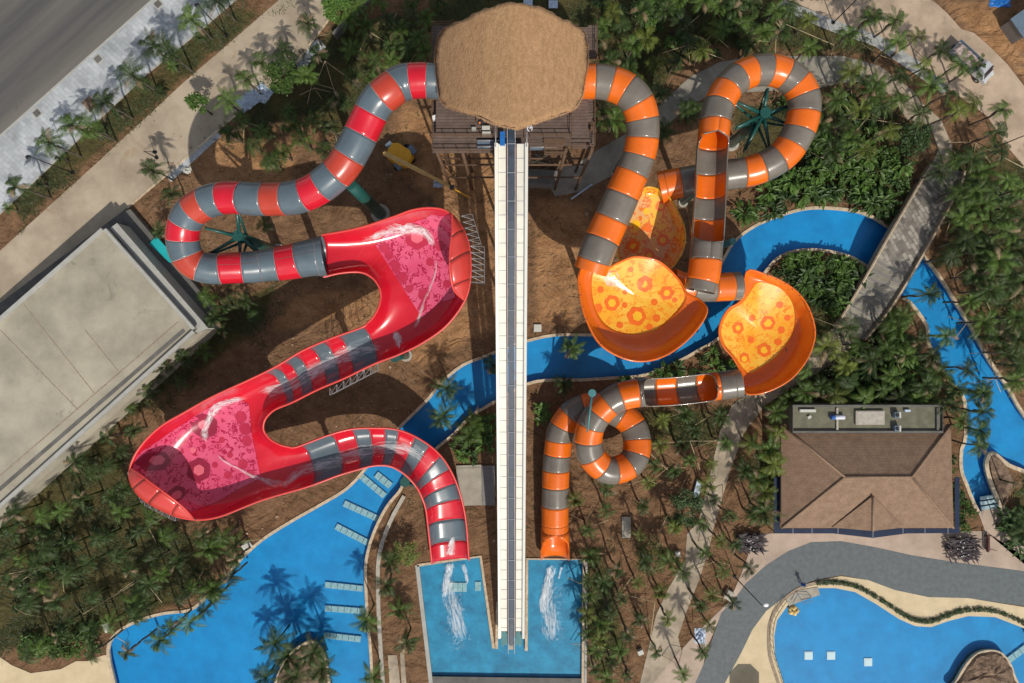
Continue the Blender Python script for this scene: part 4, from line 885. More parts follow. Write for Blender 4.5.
for px in (436,462,497,532,566,592):
    for py in (30,80,128,150):
        p=W(px,py,20); 
        if py==150 and px in (532,): continue
        bm=bmesh.new(); bar(bm,(p.x,p.y,0),(p.x,p.y,20.2),.2,8); obj('post',bm,'steel' if py<100 else 'timber',tow)
for z in (7,13.5):
    for py in (80,128,150):
        a=W(436,py,20);b=W(592,py,20); bm=bmesh.new(); bar(bm,(a.x,a.y,z),(b.x,b.y,z),.13,6); obj('cross_beam',bm,'timber',tow)
for px in (465,512,559):
    bm=bmesh.new(); p=W(px,64,21.6)
    for yy in (48,96): q=W(px,yy,21.6); bar(bm,q,Vector((q.x,q.y,26.6 if px!=512 else 29.4)),.16,8)
    obj('roof_post',bm,'timber',tow)
# top platform fittings
def machinery(px,py,z,w_,l_,label):
    t=thing('pump_unit',W(px,py,z)); bm=bmesh.new(); box(bm,(0,0,.3),(w_,l_,.5)); obj('housing',bm,'bluegrey',t)
    bm=bmesh.new()
    for s_ in (-1,1): bar(bm,(-w_/2,s_*l_*.3,.65),(w_/2+.5,s_*l_*.3,.65),.12,8)
    obj('pipe',bm,'steel',t); tag(t,label,'pump unit','pump units at the head of the lift')
machinery(488,145,20.02,2.4,1.1,'grey pump unit with steel pipes left of the head of the white lift'); machinery(541,146,18.9,2.6,1.0,'grey pump unit with steel pipes right of the head of the white lift')
def smallbox(name,px,py,z,s,rz,m,label,cat,lid=None,group=None):
    t=thing(name,W(px,py,z),rz); bm=bmesh.new(); box(bm,(0,0,s[2]/2),s); bmesh.ops.bevel(bm,geom=bm.edges[:],offset=min(s)*.06,segments=2,affect='EDGES'); obj('body',bm,m,t)
    bm=bmesh.new(); box(bm,(0,0,s[2]+.02),(s[0]*.92,s[1]*.86,.05)); obj('lid',bm,lid or m,t); tag(t,label,cat,group); return t
smallbox('storage_box',486,129,21.6,(.9,.45,.5),0,'boxwhite','pale box on the deck under the worker with orange helmet, upper of two','box'); smallbox('storage_box',486.5,134,21.6,(.95,.4,.5),0,'boxwhite','pale box on the deck left of the lift head, lower of two','box')
smallbox('storage_box',474,129.5,21.6,(.5,.35,.4),0,'parapet','small grey box on the deck left of the two pale ones','box')
smallbox('white_bin',435.5,119,20.4,(.6,.5,.7),.3,'lamp_white','white bin at the left edge of the tower deck','bin'); smallbox('white_bin',455.5,133,20.4,(.4,.4,.9),0,'lamp_white','narrow white bin in the middle of the left tower deck','bin')
smallbox('deck_hatch',446.5,126,20.4,(.7,.9,.12),0,'steel','steel framed blue hatch set in the left tower deck','hatch',lid='bluegrey')
for px,py,lb in ((528,3.5,'pale blue plastic chairs stacked above the thatched roof, left stack'),(553,6,'pale blue plastic chairs stacked above the thatched roof, right stack')):
    t=thing('blue_cart',W(px,py,.02)); bm=bmesh.new(); box(bm,(0,0,.5),(1.3,1.1,.12)); obj('top',bm,'paletarp',t)
    for q in range(4): bm=bmesh.new(); bar(bm,((-1)**q*.5,(-1)**(q//2)*.4,0),((-1)**q*.5,(-1)**(q//2)*.4,.5),.05,5); obj('leg',bm,'bluetarp',t)
    tag(t,lb.replace('plastic chairs stacked','low table').replace('left stack','left one').replace('right stack','right one'),'table')
# ================================================================ PEOPLE
def person(px,py,z,rz,pose,body,head,label,helmet=None):
    t=thing('person',W(px,py,z),rz)
    J={'pel':(0,0,.95),'chest':(0,.02,1.35),'neck':(0,.03,1.52),'head':(0,.06,1.68),'sl':(-.2,0,1.42),'el':(-.3,.12,1.18),'hl':(-.22,.36,1.12),'sr':(.2,0,1.42),'er':(.3,.12,1.18),'hr':(.22,.36,1.12),
       'hipl':(-.1,0,.9),'kl':(-.12,.08,.5),'fl':(-.12,0,.08),'tl':(-.13,.18,.04),'hipr':(.1,0,.9),'kr':(.12,-.05,.5),'fr':(.12,-.15,.08),'tr':(.13,.05,.04)}
    if pose=='bend':
        for k in ('chest','neck','head','sl','sr'): x,y,zz=J[k]; J[k]=(x,y+(zz-.95)*.7,.95+(zz-.95)*.72)
        J['hl']=(-.15,.75,.8);J['hr']=(.15,.75,.8);J['el']=(-.28,.5,.95);J['er']=(.28,.5,.95)
    rad={'pel':.15,'chest':.17,'neck':.06,'head':.09,'sl':.08,'el':.05,'hl':.04,'sr':.08,'er':.05,'hr':.04,'hipl':.1,'kl':.07,'fl':.05,'tl':.04,'hipr':.1,'kr':.07,'fr':.05,'tr':.04}
    ks=list(J); E_=[('pel','chest'),('chest','neck'),('neck','head'),('chest','sl'),('sl','el'),('el','hl'),('chest','sr'),('sr','er'),('er','hr'),('pel','hipl'),('hipl','kl'),('kl','fl'),('fl','tl'),('pel','hipr'),('hipr','kr'),('kr','fr'),('fr','tr')]
    me=bpy.data.meshes.new('body'); me.from_pydata([J[k] for k in ks],[(ks.index(a),ks.index(b)) for a,b in E_],[]); o=link('body',me,body,t)
    md=o.modifiers.new('skin','SKIN'); 
    for i,k in enumerate(ks): me.skin_vertices[0].data[i].radius=(rad[k]*1.25,rad[k]*1.25); me.skin_vertices[0].data[i].use_root=(i==0)
    o.modifiers.new('sub','SUBSURF').levels=1; o.modifiers['sub'].render_levels=1
    hd=Vector(J['head']); bm=bmesh.new(); bmesh.ops.create_icosphere(bm,subdivisions=2,radius=.12,matrix=Matrix.Translation(hd+Vector((0,0,.03)))); obj('hair' if not helmet else 'helmet',bm,helmet or head,t,True)
    for s_ in (-1,1):
        h=Vector(J['hl' if s_<0 else 'hr']); bm=bmesh.new()
        for q in range(4): bar(bm,h,h+Vector((.02*(q-1.5),.11,-.03)),.012,5,.008)
        bar(bm,h,h+Vector((-s_*.06,.05,0)),.012,5,.009); obj('hand',bm,'skin',t)
    tag(t,label,'person')
person(482,122,21.6,R(160),'bend','cloth_dark','black','person in dark clothes and orange helmet bending over boxes on the tower deck','helmet')
person(528,127,21.6,R(200),'bend','cloth_white','black','person in white and pale blue clothes at the right of the lift head','cloth_white')
person(800,582,.02,R(30),'stand','cloth_blue','black','person in blue and black beside the pool ramp on the grey walk')
# ================================================================ BUILDINGS
bl=thing('flat_roofed_building'); tag(bl,'large building with a stained flat concrete roof at the left edge','building')
zt=5.0; rp=[W(105,231,zt),W(193.5,330,zt),W(-150,640,zt),W(-150,454,zt)]
st_=bl; bm=bmesh.new(); 
def prism(name,top,zb,m,parent):
    bm=bmesh.new(); A=[bm.verts.new(p) for p in top]; B=[bm.verts.new((p.x,p.y,zb)) for p in top]; bm.faces.new(A)
    for i in range(len(A)): bm.faces.new((A[i],A[(i+1)%len(A)],B[(i+1)%len(B)],B[i]))
    bmesh.ops.recalc_face_normals(bm,faces=bm.faces); return obj(name,bm,m,parent)
prism('wall',[p-Vector((0,0,.15)) for p in rp],0,'parapet',bl); o=sheet('roof',[p-Vector((0,0,.05)) for p in rp],'roofslab',0,bl)
for a,b in ((0,1),(1,2),(3,0)):
    bm=bmesh.new(); d=(rp[b]-rp[a]).normalized(); ribbon_bm(bm,[rp[a]-d*.0+Vector((0,0,.45)),rp[b]+Vector((0,0,.45))],.45,.6,.25 if (a,b)!=(3,0) else .25); obj('parapet',bm,'parapet',bl,recalc=True)
# dark strip inside the lower right parapet, joints
bm=bmesh.new(); ribbon_bm(bm,[W(184,330,5.0),W(0,489,5.0),W(-100,575,5.0)],.5,.06); obj('inner_strip',bm,'slabdark',bl,recalc=True)
bm=bmesh.new(); ribbon_bm(bm,[W(178,322,5.0),W(0,476,5.0),W(-100,562,5.0)],.12,.06); obj('roof_joint',bm,'cop_dark',bl,recalc=True)
for a,b in (((24,305),(94,393)),((85,330),(118,371)),((0,330),(78,410))):
    bm=bmesh.new(); ribbon_bm(bm,[W(*a,4.98),W(*b,4.98)],.10,.05); obj('roof_joint',bm,'cop_dark',bl,recalc=True)
lp=[W(110,228,4.3),W(117,223,4.3),W(208,328,4.3),W(197,333,4.3)]; prism('side_ledge',lp,0,'parapet',bl)
lp=[W(206,330,4.0),W(196,340,4.0),W(-150,652,4.0),W(-150,644,4.0),W(193,335,4.0)]; prism('lower_ledge',lp,0,'roofslab',bl)
for px,py,w_ in ((136,237,1.0),(182,284,1.2)):
    smallbox('vent_box',px,py,.02,(w_,1.0,.9),R(45),'slabdark','dark square vent box beside the flat roofed building, %s one'%('upper' if py<250 else 'lower'),'vent box')
t=thing('low_annex'); lp=[W(119,214,1.2),W(130,209,1.2),W(212,305,1.2),W(209,326,1.2)]; prism('roof_slab',lp,0,'slabdark',t); tag(t,'low dark concrete annex along the upper right side of the flat roofed building','annex')
t=thing('teal_panel'); sheet('panel',wp([(149,244),(156,236),(176,258),(170,263)],1.5),'teal',.06,t)
for a in ((153,243),(168,257)): bm=bmesh.new(); p=W(*a,0); bar(bm,p,p+Vector((0,0,1.43)),.05,5); obj('post',bm,'steel',t)
tag(t,'bright teal panel lying beside the annex left of the red loop','panel')
# retaining wall, right of upper road
t=ribbon('boundary_wall',wp([(333,34),(362,3),(380,-20)],1.6),.5,1.6,'slabdark'); tag(t,'dark low boundary wall beside the path at the top left','wall')
# pavilion
pv=thing('pavilion'); tag(pv,'pavilion with brown shingled hip roof and rooftop terrace above the grey walk','building')
ze,zr=3.8,7.2
NW,NE,SE,SW=W(781,424,ze),W(951,424,ze),W(953.5,528,ze),W(781.5,528,ze); R1,R2=W(844.6,477,zr),W(912,477,zr)
def faces(name,L,m,parent,thick=.12):
    bm=bmesh.new()
    for f in L: bm.faces.new([bm.verts.new(p) for p in f])
    bmesh.ops.recalc_face_normals(bm,faces=bm.faces)
    for f in bm.faces:
        if f.normal.z<0: f.normal_flip()
    o=obj(name,bm,m,parent); s=o.modifiers.new('thickness','SOLIDIFY'); s.thickness=thick; s.offset=-1; return o
for L in ([NW,R1,R2,NE],[SW,SE,R2,R1],[NW,SW,R1],[NE,R2,SE]): faces('roof_slope',[L],'rooftile',pv)
for a,b in ((NW,R1),(NE,R2),(SW,R1),(SE,R2),(R1,R2)):
    bm=bmesh.new(); bar(bm,a+Vector((0,0,.03)),b+Vector((0,0,.03)),.16,6); obj('ridge',bm,'ridge',pv)
prism('wall',[W(788,432,3.6),W(944,432,3.6),W(946,519,3.6),W(789,519,3.6)],0,'plaza',pv)
ga,gt,gl,gr_=W(873,496,6.35),W(873,531,5.4),W(832,527.5,4.0),W(904,527.5,4.0)
gz=faces('gable_roof',[[ga,gl,gt],[ga,gt,gr_]],'rooftile',pv); bm=bmesh.new(); bar(bm,ga+Vector((0,0,.05)),gt+Vector((0,0,.05)),.16,6); obj('ridge',bm,'ridge',pv)
nv=[(774,477),(780,477),(780,528.5),(832,528.5),(904,528.5),(955,528.5),(955,477),(959.5,477),(959.5,533),(907,533.5),(873,538),(833,533.5),(774,533.5)]
sheet('canopy',wp(nv,2.9),'navy',.12,pv)
for x in (793,812,838,873,903,925,948): bm=bmesh.new(); a=W(x,528,2.93);b=W(x,534 if x!=873 else 537.5,2.93); bar(bm,a,b,.05,4); obj('canopy_bar',bm,'rail',pv)
for x in (776,800,838,907,935,957): bm=bmesh.new(); a=W(x,532.5,2.78); bar(bm,a,Vector((a.x,a.y,0)),.07,6); obj('canopy_post',bm,'black',pv)
tb=[W(793,406,5.6),W(943,406,5.6),W(943,432,5.6),W(793,432,5.6)]
prism('terrace_block',[p-Vector((0,0,.4)) for p in tb],0,'terrace',pv)
bm=bmesh.new(); ribbon_bm(bm,tb,.3,.5,.0,True); obj('terrace_parapet',bm,'slabdark',pv,recalc=True)
bm=bmesh.new(); a=W(837.5,408,5.5);b=W(837.5,430,5.5); ribbon_bm(bm,[a,b],.25,.4); obj('divider',bm,'manhole',pv,recalc=True)
bm=bmesh.new(); a=W(938,408,5.5);b=W(938,430,5.5); ribbon_bm(bm,[a,b],.3,.4); obj('divider',bm,'slabdark',pv,recalc=True)
smallbox('roof_hatch_slab',869,417.5,5.25,(3.9,1.9,.35),0,'manhole','wide pale slab in the middle of the pavilion roof terrace','slab')
for px,py,lb in ((893.5,414.5,'upper'),(893.5,428,'lower')):
    t=thing('air_conditioner',W(px,py,5.25)); bm=bmesh.new(); box(bm,(.15,0,.35),(.7,.75,.7)); obj('housing',bm,'bluegrey',t); bm=bmesh.new(); box(bm,(.5,0,.38),(.22,.8,.75)); obj('side_panel',bm,'boxwhite',t)
    bm=bmesh.new(); bar(bm,(.1,0,.7),(.1,0,.76),.25,12); obj('fan',bm,'black',t); tag(t,'blue grey air conditioner right of the slab on the roof terrace, %s one'%lb,'air conditioner','air conditioners on the pavilion roof')
t=thing('water_tank',W(838,417,5.25)); bm=bmesh.new(); bar(bm,(-1.0,0,.35),(.7,0,.35),.3,14); obj('tank',bm,'cloth_white',t); bm=bmesh.new(); bar(bm,(-1.15,0,.35),(-.6,0,.35),.32,14); obj('end_cap',bm,'cloth_blue',t); tag(t,'small white and blue horizontal water tank on the pavilion roof terrace','water tank')
smallbox('duct',807,410.5,5.25,(2.2,.4,.3),0,'boxwhite','long pale duct at the left end of the roof terrace','duct'); smallbox('duct',906.5,410.5,5.25,(.8,.3,.3),0,'paletarp','short pale duct right of the air conditioners on the roof terrace','duct')
smallbox('loose_block',809,417,5.25,(.5,.4,.2),.5,'boxwhite','small pale block below the long duct on the roof terrace','block')
# ================================================================ BRIDGE
br=thing('footbridge'); tag(br,'arched grey paved footbridge with brown parapets over the lazy river','bridge')
LL=[(928,166,.05),(919,181,.5),(904.5,206,1.6),(884,241,2.2),(865.5,274,1.7),(850,300,.8),(838,320,.05)]
RR=[(962,172,.05),(957,188,.5),(940,220,1.6),(917,261,2.2),(900,290,1.7),(882,317,.8),(863,340,.05)]
lf=catmull([W(*p) for p in LL],0); rf_=catmull([W(*p) for p in RR],0)
M['paver']=grid_lines(mat('bridge_paver',(.33,.30,.26),.8,.22,1.2,c2=(.44,.40,.34)),1.15,.58,(.45,.45,.45),R(60),.06,1.9)
rows=[]
for i in range(41):
    t=6*i/40; a=lf(t);b=rf_(t); rows.append([a.lerp(b,q/6) for q in range(7)])
o=loft('deck',br,rows[:24],'paver',.35,False); loft('stair_deck',br,rows[23:],'path_grey',.35,False)
for k in range(16):
    t=3.55+k*.135; a=lf(t);b=rf_(t); bm=bmesh.new(); d=(b-a).normalized(); ribbon_bm(bm,[a.lerp(b,.06)+Vector((0,0,.26)),a.lerp(b,.94)+Vector((0,0,.26))],.28,.12); obj('step',bm,'path_grey' if k%2 else 'corr',br,recalc=True)
for fn,s_ in ((lf,-1),(rf_,1)):
    bm=bmesh.new(); ribbon_bm(bm,[fn(6*i/40)+Vector((0,0,.75)) for i in range(41)],.35,1.3,0); obj('parapet',bm,'cop_dark',br,recalc=True)
    bm=bmesh.new(); ribbon_bm(bm,[fn(6*i/40)+Vector((0,0,.80)) for i in range(41)],.16,.06,-.05*s_); obj('coping_cap',bm,'coping',br,recalc=True)
# ================================================================ VEHICLES
def truck():
    p=W(967,66,0); ang=math.atan2(-(90-48),(992-946)); t=thing('flatbed_truck',(p.x,p.y,.02),ang); tag(t,'small silver flatbed truck loaded with rubble parked on the drive','truck')
    bm=bmesh.new(); box(bm,(-.3,0,.75),(6.6,.9,.25)); obj('chassis',bm,'black',t)
    b_=bmesh.new(); box(b_,(-1.3,0,1.05),(4.2,2.1,.12)); 
    for s in (-1,1): box(b_,(-1.3,s*1.08,1.3),(4.2,.06,.5))
    box(b_,(-3.43,0,1.3),(.06,2.2,.5)); box(b_,(.83,0,1.5),(.06,2.2,.9)); obj('cargo_bed',b_,'bluegrey',t)
    bm=bmesh.new(); n_=10
    g_=[[bm.verts.new((-3.3+4.0*i/n_,-1+2*j/n_,1.12+(0 if i in(0,n_) or j in(0,n_) else rnd.uniform(.15,.5)))) for j in range(n_+1)] for i in range(n_+1)]
    for i in range(n_):
        for j in range(n_): bm.faces.new((g_[i][j],g_[i+1][j],g_[i+1][j+1],g_[i][j+1]))
    obj('rubble_load',bm,'rubble',t,recalc=True)
    bm=bmesh.new(); pr=[(1.0,.6),(1.0,2.05),(1.25,2.2),(2.1,2.2),(2.75,1.45),(3.25,1.25),(3.35,.6)]
    A=[bm.verts.new((x,-1,z)) for x,z in pr];B=[bm.verts.new((x,1,z)) for x,z in pr]; bm.faces.new(A);bm.faces.new(B[::-1])
    for i in range(len(pr)): bm.faces.new((A[i],B[i],B[(i+1)%len(pr)],A[(i+1)%len(pr)]))
    bmesh.ops.recalc_face_normals(bm,faces=bm.faces); bmesh.ops.bevel(bm,geom=bm.edges[:],offset=.09,segments=3,affect='EDGES'); obj('cab',bm,'truckwhite',t)
    faces('windscreen',[[Vector((2.14,-.85,2.2)),Vector((2.14,.85,2.2)),Vector((2.74,.9,1.52)),Vector((2.74,-.9,1.52))]],'glass_dark',t,.03)
    for s in (-1,1):
        bm=bmesh.new(); box(bm,(1.8,s*1.005,1.75),(.8,.02,.45)); obj('side_window',bm,'glass_dark',t)
        bm=bmesh.new(); box(bm,(3.33,s*.75,.95),(.06,.3,.18)); obj('headlight',bm,'lamp_white',t)
        bm=bmesh.new(); box(bm,(2.4,s*1.2,1.6),(.1,.2,.3)); obj('mirror',bm,'black',t)
        for x in (2.3,-2.1): 
            bm=bmesh.new(); bar(bm,(x,s*.75,.42),(x,s*1.03,.42),.42,18); w_=obj('wheel',bm,'rubber',t); bm=bmesh.new(); bar(bm,(x,s*1.03,.42),(x,s*1.05,.42),.2,12); obj('rim',bm,'steel',w_)
truck()
def crane():
    p=W(402,158,0); t=thing('mobile_crane',(p.x,p.y,.02),0); tag(t,'yellow telescopic crane with long tan boom on bare earth beside the tower','crane')
    ang=R(-58)
    for s in (-1,1):
        bm=bmesh.new(); box(bm,(0,0,0),(3.4,.6,.8)); bmesh.ops.bevel(bm,geom=bm.edges[:],offset=.2,segments=3,affect='EDGES'); bmesh.ops.transform(bm,matrix=Matrix.Rotation(R(25),4,'Z')@Matrix.Translation((0,s*1.1,.4)),verts=bm.verts); obj('track',bm,'rubber',t)
    bm=bmesh.new(); pr=[(-1.9,-.6),(-1.2,-1.4),(1.0,-1.5),(1.8,-.8),(1.7,.9),(.9,1.4),(-1.2,1.3),(-1.9,.7)]
    A=[bm.verts.new((x,y,1.0)) for x,y in pr];B=[bm.verts.new((x*.9,y*.9,2.1)) for x,y in pr]; bm.faces.new(A[::-1]);bm.faces.new(B)
    for i in range(8): bm.faces.new((A[i],A[(i+1)%8],B[(i+1)%8],B[i]))
    bmesh.ops.rotate(bm,verts=bm.verts,matrix=Matrix.Rotation(R(-35),3,'Z')); obj('body',bm,'yellowpaint',t,recalc=True)
    for x,y,sz,mm,nm in ((-1.3,1.1,(1.3,.9,.9),'bluegrey','cab'),(1.7,.7,(1.2,.8,.8),'bluegrey','engine_cover'),(-.3,-1.6,(1.1,.7,.7),'bluegrey','counterweight')): bm=bmesh.new(); box(bm,(x,y,1.6),sz,R(-50)); obj(nm,bm,mm,t)
    a=W(384,153,3.0)-p;b=W(426,174,4.4)-p;c=W(452,187.5,5.2)-p; e=W(469,197.5,1.0)-p
    bm=bmesh.new(); bar(bm,a,b,.34,4,.30); obj('boom',bm,'boom',t); bm=bmesh.new(); bar(bm,b,c,.24,4,.2); obj('boom_extension',bm,'boom',t)
    bm=bmesh.new(); bar(bm,c,e,.1,5); obj('jib',bm,'yellowpaint',t)
    bm=bmesh.new(); box(bm,c,(.6,.6,.6)); obj('boom_head',bm,'black',t)
crane()
# ================================================================ STREET FURNITURE
def lamp(bx,by,hx,hy,h,label,head='black'):
    a=W(bx,by,0); b=W(hx,hy,h); t=thing('street_lamp',a); b=Vector((b.x-a.x,b.y-a.y,h))
    bm=bmesh.new(); bar(bm,(0,0,0),(0,0,h),.09,8,.05); obj('pole',bm,'black',t)
    bm=bmesh.new(); bar(bm,(0,0,0),(0,0,.25),.25,10); obj('base',bm,'black',t)
    bm=bmesh.new(); d=Vector((b.x,b.y,0)); 
    if d.length>1.5: d=d.normalized()*1.5
    bar(bm,(0,0,h-.1),(d.x,d.y,h+.05),.04,6); obj('arm',bm,'black',t)
    bm=bmesh.new(); bmesh.ops.create_icosphere(bm,subdivisions=2,radius=.28,matrix=Matrix.Translation((d.x,d.y,h))@Matrix.Diagonal((1.3,1,.5,1))); obj('lamp_head',bm,head,t,True); tag(t,label,'street lamp')
lamp(73,173,28,157,9,'tall black street lamp in the planted verge at the left, lower one'); lamp(227,36,197,5,9,'tall black street lamp in the planted verge near the top, upper one')
lamp(735,577,766,605,10.5,'tall black lamp with white head leaning out over the grey walk','lamp_white'); lamp(833,23,852,0,9.5,'black lamp post beside the curved drive at the top'); lamp(996,147,1030,130,9,'black lamp post beside the drive at the right edge')
lamp(157,158,156,152,3.5,'short dark post with blue cap standing on the concrete path')
def tarp(px,py,s,m,label,cat='tarpaulin',rz=0.):
    t=thing('crumpled_tarp',W(px,py,.03),rz); bm=bmesh.new(); n_=9
    g_=[[bm.verts.new(((i/n_-.5)*s[0]+rnd.uniform(-.1,.1),(j/n_-.5)*s[1]+rnd.uniform(-.1,.1),rnd.uniform(0,.7)*math.sin(PI*i/n_)*math.sin(PI*j/n_)+.02)) for j in range(n_+1)] for i in range(n_+1)]
    for i in range(n_):
        for j in range(n_): bm.faces.new((g_[i][j],g_[i+1][j],g_[i+1][j+1],g_[i][j+1]))
    obj('sheet',bm,m,t,recalc=True); tag(t,label,cat); return t
tarp(248,101,(3,2.2),'paletarp','crumpled pale blue sheeting beside the path, left heap',rz=.6); tarp(263,93,(2.2,2.4),'paletarp','crumpled pale blue sheeting beside the path, right heap',rz=.9)
tarp(700,636,(1.6,2.2),'paletarp','pale crumpled cover among palms left of the grey walk'); tarp(187,170,(1.2,1.0),'boxwhite','small white scrap of sheeting on the soil below the path'); tarp(1000,2,(3,1.5),'bluetarp','bright blue tarpaulin at the top right corner'); tarp(438,184,(1.2,1),'paletarp','tiny pale scrap on the earth below the crane boom')
t=thing('site_shed',W(1020,26,0),R(35)); bm=bmesh.new(); box(bm,(0,0,1.2),(5,3,2.4)); obj('wall',bm,'corr',t); bm=bmesh.new(); box(bm,(0,0,2.46),(5.4,3.4,.1)); obj('roof',bm,'bluegrey',t); tag(t,'grey blue roofed site shed at the right edge near the top','shed')
smallbox('slab_cover',626,527,.01,(1.25,3.0,.3),0,'manhole','upright pale concrete slab cover right of the orange chute','slab',lid='pad'); smallbox('slab_cover',247.5,545.5,.01,(1.4,1.1,.3),R(40),'boxwhite','white square slab on the bank of the left pool','slab')
smallbox('slab_cover',537.5,328,.01,(1.1,1.1,.3),0,'boxwhite','small white slab on bare soil right of the white lift','slab')
smallbox('garden_bench',697,488,.01,(.9,2.4,.45),R(-15),'bluegrey','pale blue box bench beside the path right of the coil','bench',lid='paletarp')
smallbox('utility_box',677,553,.01,(.7,.7,.6),.2,'boxwhite','small white utility box on the left edge of the lower footpath','utility box'); smallbox('utility_box',640,651,.01,(.8,.7,.6),.4,'boxwhite','white utility box at the bottom of the lower footpath','utility box'); smallbox('utility_box',728,594,.01,(1.1,1.3,.7),R(-30),'boxwhite','white and dark utility box at the edge of the grey walk','utility box',lid='manhole')
smallbox('utility_box',108,627,.01,(1.0,1.3,.3),.4,'boxwhite','pale slab box among palms above the lower left pool corner','utility box')
smallbox('concrete_pad',469.5,485,.01,(3.6,5.8,.25),R(2),'pad','pale concrete pad left of the lower part of the white lift','pad'); smallbox('equipment_pad',488.5,485,.01,(1.9,5.7,.35),0,'corr','grey equipment pad between the pale pad and the white lift','pad',lid='corr')
smallbox('shipping_container',541.5,181,.01,(4.2,2.2,2.3),R(-3),'corr','grey corrugated container on the earth right of the lift head','container',lid='slabdark')
t=thing('plank_pile',W(546,163,0),.1); 
for k in range(7): bm=bmesh.new(); box(bm,(rnd.uniform(-1,1),rnd.uniform(-.8,.8),.1+k*.12),(3.5,.25,.1),rnd.uniform(-.6,.6)); obj('plank',bm,rnd.choice(['bamboo','timber','corr']),t)
tag(t,'loose pile of planks above the grey container','plank pile')
t=thing('steel_pipe',W(579,194,0)); bm=bmesh.new(); a=W(571,199,.35)-W(579,194,0);b=W(592,184.5,.35)-W(579,194,0); bar(bm,a,b,.13,8); obj('pipe',bm,'paletarp',t); tag(t,'pale blue pipe lying on the footpath below the tower','pipe')
# ramp, float and railings at the lagoon pool
t=thing('pool_ramp',W(800,597,0)); sheet('platform',[p-W(800,597,0) for p in [W(785,598,.12),W(795,591,.12),W(818,587,.12),W(820,595,.12),W(805,600,.12),W(789,606,.12)]],'pad',.3,t)
bm=bmesh.new(); o0=W(800,597,0)
for a,b in (((793,603),(798,594)),((798,594),(809,595)),((809,595),(813,600)),((798,594),(803,603)),((803,603),(813,601))): bar(bm,W(*a,.5)-o0,W(*b,.5)-o0,.05,5)
obj('frame',bm,'bluegrey',t); tag(t,'grey ramp platform with dark frame at the top left of the lagoon pool','ramp')
t=thing('swim_float',W(793,610,-.1)); bm=bmesh.new()
for q in range(5): 
    r=bmesh.ops.create_icosphere(bm,subdivisions=2,radius=.4); bmesh.ops.transform(bm,matrix=Matrix.Translation((math.cos(q*1.26)*.45,math.sin(q*1.26)*.4,.1)),verts=r['verts'])
obj('body',bm,'float',t,True)
for q in (-1,1): bm=bmesh.new(); bar(bm,(q*.3,.1,.5),(q*.3,.1,.6),.12,10); obj('seat_hole',bm,'black',t)
tag(t,'tan and orange inflatable float below the ramp in the lagoon pool','float')
t=thing('pool_railing'); bm=bmesh.new(); L=spl(wp([(787,601),(776,618),(773,636),(775,655),(781,674),(786,690)],.8),3); tubeline(bm,L,.04,5); obj('handrail',bm,'black',t)
bm=bmesh.new()
for p in L: bar(bm,p,Vector((p.x,p.y,-.1)),.03,5)
obj('posts',bm,'black',t); tag(t,'thin dark railing along the left edge of the lagoon pool','railing')
t=thing('parasol',W(750,694,0)); bm=bmesh.new(); A=[bm.verts.new((2.3*math.cos(k*PI/4+.4),2.3*math.sin(k*PI/4+.4),2.6)) for k in range(8)]; c=bm.verts.new((0,0,3.3))
for k in range(8): bm.faces.new((A[k],A[(k+1)%8],c))
obj('canopy',bm,'boxwhite',t); bm=bmesh.new(); bar(bm,(0,0,0),(0,0,3.3),.05,6); obj('pole',bm,'steel',t); tag(t,'eight sided parasol whose shadow falls on the grey walk at the bottom edge','parasol')
t=thing('bench',W(986,542,0)); 
bm=bmesh.new(); box(bm,(0,0,.45),(.5,2.4,.08)); obj('seat',bm,'wood',t); bm=bmesh.new(); box(bm,(-.3,0,.75),(.08,2.4,.5)); obj('backrest',bm,'wood',t)
for s in (-1,1): 
    bm=bmesh.new(); box(bm,(0,s*.95,.22),(.45,.1,.4)); obj('leg',bm,'black',t)
    bm=bmesh.new(); bar(bm,(.3,s*.95,.1),(1.5,s*.95-.3,.06),.04,5); obj('side_bar',bm,'wood',t)
tag(t,'dark red wooden bench on the plaza right of the dark spiky shrub','bench')
# ================================================================ VEGETATION
def frond(bm,L,base,az,rise,droop,wl,n=9,mi=0,lw=.072):
    """feather frond: rachis arc with pairs of narrow leaflets"""
    ca,sa=math.cos(az),math.sin(az); prev=None; pts=[]
    for i in range(n+1):
        t=i/n; r=L*(t*.95); z=rise*math.sin(t*PI*.62)-droop*t*t; pts.append(Vector((ca*r,sa*r,z))+base)
    side=Vector((-sa,ca,0))
    for i in range(n):
        a,b=pts[i],pts[i+1]; w=.035*(1-i/n)+.01
        f=bm.faces.new([bm.verts.new(a+side*w),bm.verts.new(a-side*w),bm.verts.new(b-side*w*.7),bm.verts.new(b+side*w*.7)]); f.material_index=mi
    m_=int(n*2.2)
    for i in range(1,m_+1):
        t=i/m_; k=t*n; j=min(n-1,int(k)); p=pts[j].lerp(pts[j+1],k-j); d=(pts[j+1]-pts[j]).normalized()
        ll=wl*.92*(math.sin(PI*min(1,t*.86+.12)))**.7*rnd.uniform(.8,1.1)
        for s in (-1,1):
            tip=p+side*s*ll*.82+d*ll*.62+Vector((0,0,-ll*rnd.uniform(.1,.45)))
            w=lw*(.7+.3*math.sin(PI*t)); mid=p.lerp(tip,.5)+Vector((0,0,.03))
            v0=bm.verts.new(p+d*w*.4);v1=bm.verts.new(p-d*w*.4);v2=bm.verts.new(mid-d*w*.55);v3=bm.verts.new(tip);v4=bm.verts.new(mid+d*w*.55)
            f=bm.faces.new((v0,v1,v2,v3,v4)); f.material_index=mi
